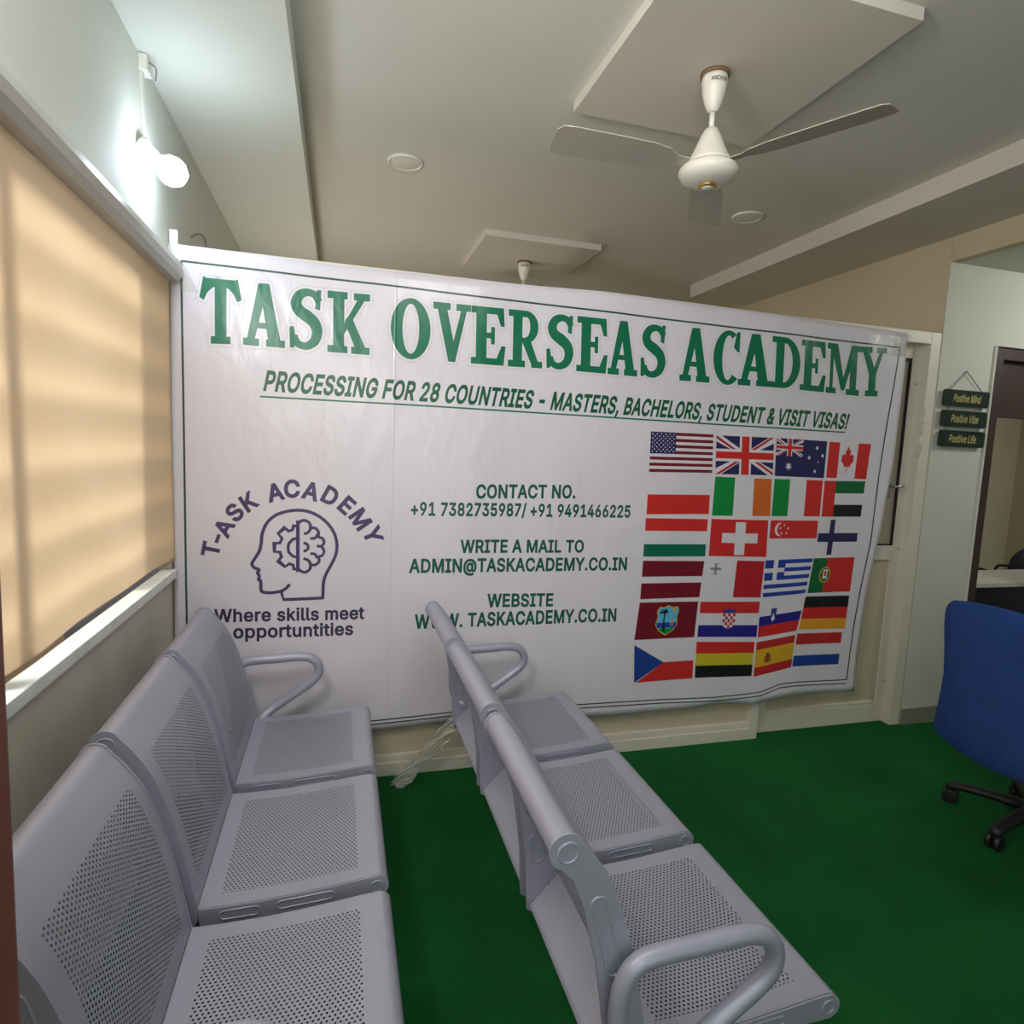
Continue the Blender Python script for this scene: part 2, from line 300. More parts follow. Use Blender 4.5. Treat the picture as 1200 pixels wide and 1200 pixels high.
# letter outlines: advance width and closed contours, thousandths of an em
GLYPHS = {'!': (196,[[67,160,63,509,132,509,128,160],[98,-4,81,-1,66,9,56,24,52,41,56,58,66,73,81,83,98,86,116,83,130,73,140,58,143,41,140,24,130,9,116,-1]]),'&': (447,[[197,-7,150,-2,110,12,78,34,54,62,39,96,34,133,37,163,47,189,85,235,140,279,216,335,237,352,255,375,262,405,258,427,245,445,226,457,201,461,168,453,145,431,137,399,145,363,169,327,204,284,438,0,364,0,171,231,121,293,87,344,78,370,75,398,79,430,91,458,109,481,134,499,165,510,200,513,235,510,266,499,290,482,308,459,320,433,324,404,315,362,291,325,256,293,154,217,110,174,100,154,97,131,100,108,109,87,124,70,143,57,166,49,193,46,223,50,251,59,301,95,321,121,336,151,346,186,349,224,408,224,405,180,397,144,371,92,345,62,333,47,305,23,271,7,234,-3]]),'+': (453,[[198,34,198,364,255,364,255,34],[61,172,61,226,391,226,391,172]]),',': (187,[[38,-119,68,71,137,71,84,-119]]),'-': (453,[[337,244,337,188,114,188,114,244]]),'.': (187,[[95,-4,78,-1,63,9,53,24,50,41,53,59,63,73,78,83,95,87,113,83,128,73,138,59,141,41,138,24,128,9,113,-1]]),'/': (249,[[235,533,71,-76,14,-76,178,533]]),'1': (453,[[76,0,76,55,391,55,391,0],[276,509,276,0,212,0,212,448,209,448,86,358,86,427,198,509]]),'2': (453,[[64,0,64,47,234,229,282,282,311,327,320,371,317,397,308,419,293,436,273,449,224,460,196,457,172,447,153,433,139,413,130,390,127,362,66,362,71,405,86,442,111,473,143,496,182,511,225,516,268,511,306,497,337,474,361,445,376,411,381,372,371,318,336,259,267,180,153,60,153,57,389,57,389,0]]),'3': (453,[[218,-7,173,-3,133,10,98,30,70,57,52,91,44,132,109,132,115,107,126,87,144,71,165,59,219,50,275,61,297,74,315,93,325,116,329,145,326,172,316,196,299,217,275,234,242,244,201,248,157,248,157,299,288,448,288,452,70,452,70,509,372,509,372,461,211,278,211,289,264,288,308,276,344,253,371,222,387,186,393,145,387,103,370,66,344,36,309,12,266,-2]]),'4': (453,[[40,105,40,158,247,509,311,509,109,166,109,163,413,163,413,105],[282,0,282,121,282,146,282,318,343,318,343,0]]),'5': (453,[[221,-7,178,-2,140,11,108,32,83,60,66,93,60,130,122,130,127,108,138,89,173,60,221,50,250,53,276,64,298,82,314,104,324,131,328,162,324,193,314,221,297,244,275,262,248,273,218,277,167,268,128,246,67,253,96,509,366,509,366,452,151,452,134,301,136,301,178,325,229,334,263,330,294,321,321,306,345,285,364,260,379,231,388,199,391,163,385,117,369,76,343,41,309,15,268,-1]]),'6': (453,[[226,-7,182,-1,142,15,109,40,84,74,69,115,64,162,68,199,80,239,137,340,252,509,322,509,151,261,145,261,165,288,196,307,235,314,278,309,316,295,346,271,370,240,384,201,389,157,384,112,368,73,343,39,310,14,271,-2],[226,48,254,52,279,63,299,79,314,101,324,128,327,157,324,187,314,213,299,235,279,251,254,262,226,265,198,262,174,252,153,235,138,214,128,188,125,158,128,128,138,102,153,79,174,63,198,52]]),'7': (453,[[97,0,323,448,323,452,62,452,62,509,391,509,391,449,165,0]]),'8': (453,[[226,-7,178,-2,136,11,101,33,74,62,57,96,52,135,55,166,65,195,81,220,101,241,125,256,153,265,153,267,119,282,93,308,76,342,70,380,75,417,90,450,114,477,146,498,184,511,226,516,269,511,306,498,337,477,361,450,377,417,382,380,376,342,359,308,333,282,300,267,300,265,327,256,351,241,372,220,387,195,397,166,401,135,395,96,378,62,352,33,317,11,275,-2],[226,49,258,52,285,60,307,74,323,91,333,113,337,139,333,165,322,189,305,208,283,223,256,232,226,235,196,232,169,223,147,208,130,189,119,165,115,139,119,113,129,91,145,74,167,60,195,52],[226,290,274,300,293,313,307,330,316,351,319,376,316,399,308,420,294,437,275,449,226,460,177,449,159,437,145,420,136,399,133,376,136,351,145,330,159,313,178,300]]),'9': (453,[[226,516,271,510,310,494,343,468,368,434,384,393,389,347,385,309,373,270,315,168,200,0,130,0,301,248,307,248,287,221,257,202,218,195,175,199,137,214,106,237,83,269,68,307,64,352,69,397,85,436,110,469,143,494,182,510],[226,460,199,457,174,446,154,429,138,407,129,381,125,352,129,322,138,295,154,274,174,257,199,247,226,243,254,247,279,257,299,273,314,295,324,321,327,350,324,381,314,407,299,429,279,446,254,457]]),'@': (676,[[355,-135,284,-130,221,-114,167,-88,122,-53,87,-8,61,46,45,109,40,179,46,248,61,309,87,363,123,408,167,444,220,470,281,486,349,492,415,486,472,469,522,442,562,407,594,366,617,319,631,268,635,215,631,142,615,76,599,49,579,28,551,15,517,11,476,17,441,36,429,50,423,68,420,68,408,48,388,30,361,17,326,13,285,18,251,35,224,62,204,96,192,137,188,182,193,226,207,265,228,297,257,322,291,338,330,343,360,340,385,331,416,306,419,306,419,335,474,335,474,110,476,91,485,74,499,63,518,59,540,63,557,76,568,97,576,127,581,215,577,259,567,301,548,339,523,373,490,402,450,424,402,438,347,442,292,438,242,424,199,402,164,372,135,334,115,289,102,236,98,178,102,119,115,66,135,21,165,-17,201,-46,246,-68,298,-81,357,-85,412,-80,458,-69,489,-59,504,-107,464,-120,411,-131],[329,65,359,68,382,78,400,95,412,118,422,185,419,221,411,249,399,269,381,282,331,292,305,288,283,277,265,260,252,239,242,185,251,125,262,101,279,81,301,69]]),'A': (479,[[16,0,201,509,276,509,463,0,395,0,287,302,264,372,232,478,245,478,213,371,191,302,85,0],[110,142,110,199,370,199,370,142]]),'B': (456,[[60,0,60,509,241,509,289,504,329,491,359,469,381,442,394,410,398,374,395,344,387,320,356,286,315,267,315,262,339,257,363,245,385,227,402,203,414,173,418,136,413,100,400,67,377,39,344,18,301,4,247,0],[125,57,245,57,296,63,330,80,349,105,355,137,352,161,342,184,327,203,306,218,279,228,248,231,125,231],[125,285,238,285,288,296,308,309,323,326,333,348,336,372,330,403,313,429,283,446,240,452,125,452]]),'C': (510,[[267,-7,205,1,150,25,104,63,70,115,48,179,40,254,48,329,70,393,104,445,150,484,205,508,267,516,340,504,373,490,402,471,427,447,448,418,463,385,473,348,408,348,389,395,357,428,315,449,267,456,223,450,184,432,150,403,125,364,109,314,103,254,109,194,125,145,151,105,184,76,223,59,267,53,315,60,357,81,389,114,408,160,473,160,463,124,448,91,428,62,402,38,373,19,341,5,305,-4]]),'D': (502,[[219,0,96,0,96,57,215,57,272,63,318,81,354,110,379,149,394,198,399,255,394,312,379,361,354,399,320,428,275,446,221,452,93,452,93,509,225,509,294,501,353,478,399,441,433,391,455,329,462,255,455,181,433,119,398,68,351,31,291,8],[125,509,125,0,60,0,60,509]]),'E': (418,[[60,0,60,509,372,509,372,452,125,452,125,286,355,286,355,229,125,229,125,57,375,57,375,0]]),'F': (410,[[60,0,60,509,369,509,369,452,125,452,125,278,346,278,346,221,125,221,125,0]]),'G': (520,[[269,-7,205,1,149,25,104,64,69,116,47,179,40,254,47,329,69,393,103,445,149,484,203,508,265,516,304,513,340,504,374,489,403,469,429,445,449,416,465,384,474,349,408,349,387,393,356,427,315,448,265,456,222,450,183,432,150,404,125,364,109,314,103,254,109,194,125,145,151,105,184,76,224,59,269,53,309,57,345,71,374,93,396,123,410,160,415,202,434,199,283,199,283,256,478,256,478,200,471,141,451,91,419,50,377,19,326,0]]),'H': (517,[[60,0,60,509,125,509,125,289,392,289,392,509,457,509,457,0,392,0,392,232,125,232,125,0]]),'I': (300,[[31,0,31,57,118,57,118,452,31,452,31,509,269,509,269,452,183,452,183,57,269,57,269,0]]),'K': (466,[[104,145,104,216,139,261,174,303,212,344,364,509,448,509,231,276,228,276],[60,0,60,509,125,509,125,334,124,225,125,193,125,0],[372,0,188,259,228,309,449,0]]),'L': (393,[[60,0,60,509,125,509,125,57,361,57,361,0]]),'M': (628,[[60,0,60,509,152,509,277,187,287,159,299,123,311,84,322,49,307,49,318,83,330,121,342,158,352,187,476,509,568,509,568,0,504,0,504,291,504,327,505,369,506,413,507,457,513,457,498,409,482,363,467,322,456,291,342,0,286,0,170,291,159,321,145,361,129,408,112,457,119,457,120,416,121,372,122,328,122,291,122,0]]),'N': (523,[[60,0,60,509,136,509,343,183,363,151,388,107,414,55,405,54,401,108,399,157,399,195,399,509,463,509,463,0,387,0,202,290,177,331,148,381,108,452,119,454,122,384,124,328,125,291,125,0]]),'O': (533,[[267,-7,205,1,150,25,105,63,70,115,48,179,40,254,48,329,70,393,105,445,150,484,205,508,267,516,329,508,384,484,429,445,464,393,486,329,493,254,486,179,464,115,429,63,384,25,329,1],[267,53,310,59,349,76,383,105,408,144,425,194,430,254,425,314,408,365,383,404,349,433,310,450,267,456,223,450,184,433,151,404,125,364,109,314,103,254,109,194,125,144,151,105,184,76,223,59]]),'P': (444,[[60,0,60,509,235,509,289,503,332,487,366,462,390,430,404,391,409,348,404,304,390,265,366,233,332,207,289,191,235,186,109,186,109,242,233,242,269,246,297,256,318,272,333,294,342,319,344,348,342,376,333,402,318,423,297,439,268,449,232,452,125,452,125,0]]),'R': (449,[[60,0,60,509,236,509,290,504,333,489,367,465,390,433,405,395,409,352,405,309,390,271,367,240,333,217,289,203,236,198,96,198,96,255,234,255,269,258,298,267,319,281,334,300,342,324,345,352,342,380,334,405,319,425,298,440,269,449,233,452,125,452,125,0],[353,0,230,229,303,229,428,0]]),'S': (446,[[224,-9,172,-4,128,9,91,31,64,60,46,96,38,137,104,137,110,110,123,88,142,71,166,59,224,49,257,52,286,60,311,74,329,92,341,114,346,139,342,161,332,179,296,205,245,222,184,239,128,260,86,289,60,326,52,372,58,413,75,448,102,476,138,498,180,511,227,516,275,511,316,498,351,476,377,449,394,415,401,378,337,378,326,412,302,437,267,453,225,459,194,456,167,448,145,435,129,418,118,398,115,376,119,352,131,334,169,308,212,293,264,279,312,264,359,238,395,198,405,171,408,139,403,99,386,64,360,34,323,11,278,-4]]),'T': (448,[[32,452,32,509,417,509,417,452,257,452,257,0,193,0,193,452]]),'U': (517,[[259,-8,203,-2,154,15,114,43,85,80,66,124,60,173,60,509,124,509,124,178,128,144,141,113,160,87,187,68,220,56,259,52,298,56,331,68,357,87,377,113,389,144,393,178,393,509,457,509,457,173,451,124,433,80,403,43,363,15,315,-2]]),'V': (479,[[204,0,16,509,84,509,192,206,215,137,248,31,235,31,267,138,290,206,395,509,463,509,278,0]]),'W': (686,[[155,0,16,509,82,509,163,196,175,145,187,94,197,40,189,40,200,94,211,145,224,196,306,509,380,509,462,196,474,145,486,94,497,40,488,40,499,94,510,145,523,196,603,509,670,509,530,0,455,0,368,323,351,391,336,475,350,475,335,395,318,323,230,0]]),'Y': (472,[[203,0,203,208,16,509,91,509,192,344,222,292,250,230,224,230,251,293,280,344,381,509,455,509,268,208,268,0]]),'b': (424,[[229,-8,198,-5,172,4,138,31,118,59,112,59,112,0,53,0,53,509,114,509,114,319,118,319,137,346,171,373,197,381,229,384,274,378,313,361,345,332,370,293,385,245,390,189,385,133,370,84,346,45,313,16,274,-2],[220,47,253,51,279,66,301,88,316,117,325,151,328,189,325,227,316,261,301,290,280,311,253,325,220,330,188,325,161,312,140,291,125,263,116,229,113,189,116,150,125,115,140,86,162,65,188,51]]),'d': (424,[[195,-8,151,-2,111,16,79,45,55,84,39,133,34,189,39,245,55,293,79,332,112,361,151,378,196,384,228,381,253,373,287,346,306,319,311,319,311,509,372,509,372,0,313,0,313,59,307,59,287,31,252,4,227,-5],[205,47,236,51,263,65,284,86,299,115,309,150,312,189,309,229,300,263,284,291,263,312,237,325,205,330,172,325,145,311,124,290,108,261,99,227,96,189,99,151,109,117,124,88,145,66,172,51]]),'e': (404,[[212,-8,161,-2,117,16,82,46,56,85,40,132,34,187,39,242,55,290,81,329,115,359,157,378,205,384,266,374,294,361,319,341,341,315,357,282,368,242,371,194,371,169,75,169,75,221,338,221,310,202,307,237,298,269,283,294,263,314,237,326,205,330,173,326,146,313,125,294,109,270,99,241,96,211,96,178,100,139,110,106,128,80,151,61,179,50,212,46,254,53,285,73,306,105,365,91,353,63,335,39,311,19,283,4,249,-5]]),'f': (253,[[228,379,228,327,6,327,6,379],[81,0,81,432,84,461,96,486,113,505,135,519,187,530,222,527,243,521,227,468,215,472,195,474,171,470,154,460,145,443,142,419,142,0]]),'h': (410,[[114,227,114,0,53,0,53,509,114,509,114,287,102,287,124,332,152,362,187,379,227,384,264,380,295,369,321,349,341,321,353,285,357,240,357,0,296,0,296,235,290,275,273,304,246,323,210,329,184,326,161,317,141,303,126,283,117,257]]),'i': (166,[[53,0,53,379,114,379,114,0],[84,443,67,446,54,455,44,468,41,483,44,499,54,512,67,521,84,524,100,521,114,512,123,499,126,483,123,468,114,455,100,446]]),'k': (380,[[110,137,110,212,121,212,284,379,360,379,184,199,177,199],[53,0,53,509,114,509,114,0],[294,0,148,186,191,229,372,0]]),'l': (189,[[139,-2,101,3,74,20,58,47,53,84,53,509,114,509,114,99,120,62,130,54,146,52,160,53,170,54,181,3,162,-1]]),'m': (609,[[53,0,53,379,112,379,112,295,108,295,118,323,132,346,172,376,219,386,257,380,287,361,309,331,321,295,312,295,322,321,337,343,381,375,437,386,468,383,497,372,522,354,541,328,553,296,557,255,557,0,496,0,496,254,490,289,473,313,447,326,419,330,395,328,374,320,345,290,335,247,335,0,274,0,274,260,269,288,253,311,229,326,199,330,158,320,140,307,126,289,117,266,114,238,114,0]]),'n': (409,[[114,227,114,0,53,0,53,379,112,379,112,287,102,287,124,332,152,362,187,379,227,384,264,380,295,369,321,349,341,321,353,285,357,240,357,0,296,0,296,235,290,275,273,304,246,323,210,329,184,326,161,317,141,303,126,283,117,257]]),'o': (415,[[207,-8,159,-2,117,16,82,46,56,85,40,133,34,187,40,243,56,291,82,330,117,360,159,378,207,384,256,378,299,360,333,330,359,291,376,243,381,187,376,133,359,85,333,46,299,16,256,-2],[207,46,242,51,270,66,292,89,307,117,316,151,319,187,316,224,307,258,292,287,270,310,242,325,207,330,173,325,145,310,124,287,108,258,99,224,96,187,99,151,108,117,124,89,145,66,173,51]]),'p': (424,[[53,-143,53,379,112,379,112,319,118,319,137,346,171,373,197,381,229,384,274,378,313,361,345,332,370,293,385,245,390,189,385,133,370,84,346,45,313,16,274,-2,229,-8,198,-5,173,4,138,31,118,59,114,59,114,-143],[220,47,253,51,279,66,301,88,316,117,325,151,328,189,325,227,316,261,301,290,280,311,253,325,220,330,188,325,161,312,140,291,125,263,116,229,113,189,116,150,125,115,140,86,162,65,188,51]]),'r': (259,[[53,0,53,379,112,379,112,321,115,321,130,347,152,367,181,380,213,385,229,384,243,384,243,322,230,324,207,326,182,323,159,315,140,301,126,284,117,262,114,237,114,0]]),'s': (365,[[182,-8,145,-5,112,3,84,18,62,38,45,63,36,94,94,107,105,79,124,60,150,49,181,45,217,50,244,62,262,81,268,103,265,121,254,136,237,147,212,155,149,170,104,186,72,208,53,237,47,274,51,305,65,332,87,354,115,370,149,381,187,384,223,381,254,372,279,358,299,339,324,290,268,277,258,298,243,316,219,328,187,333,156,329,131,317,114,299,109,277,112,258,124,243,172,223,229,209,275,194,306,171,325,142,331,107,326,75,312,47,290,24,260,6,223,-5]]),'t': (227,[[204,379,204,327,6,327,6,379],[65,471,126,471,126,98,128,76,136,61,150,53,170,50,185,51,202,54,213,2,192,-3,168,-4,125,2,92,21,72,52,65,93]]),'u': (410,[[182,-5,146,-1,115,11,89,31,69,59,57,95,53,139,53,379,114,379,114,144,119,105,137,75,164,56,200,50,226,53,249,62,268,77,283,97,293,122,296,153,296,379,357,379,357,0,298,0,298,92,307,92,286,47,257,17,222,0]]),'v': (389,[[163,0,17,379,84,379,165,155,187,87,206,21,184,21,203,87,224,155,305,379,371,379,226,0]]),' ': (187,[])}
BANNER_EDGE = {'top': [(-0.6387, 2.2774), (-0.3312, 2.273), (-0.0016, 2.2682), (0.3526, 2.2701), (0.734, 2.2759), (1.1456, 2.286), (1.5924, 2.285), (2.0792, 2.2755), (2.6113, 2.263), (2.9726, 2.2551)], 'bot': [(-0.649, 0.2159), (-0.2295, 0.2264), (0.1781, 0.232), (0.4883, 0.249), (0.8664, 0.2263), (1.2255, 0.2124), (1.5586, 0.2131), (1.8237, 0.2159), (1.9832, 0.2299), (2.1877, 0.2123), (2.2628, 0.2262), (2.4392, 0.2439), (2.652, 0.2404), (2.8664, 0.2342)], 'right': [(2.9726, 2.2551), (2.9795, 2.0981), (2.9721, 1.561), (2.9309, 1.1721), (2.8837, 0.8505), (2.8706, 0.5884), (2.8605, 0.4285), (2.8664, 0.2342)], 'left': [(-0.6387, 2.2774), (-0.6448, 1.6399), (-0.6433, 1.0902), (-0.649, 0.2159)]}
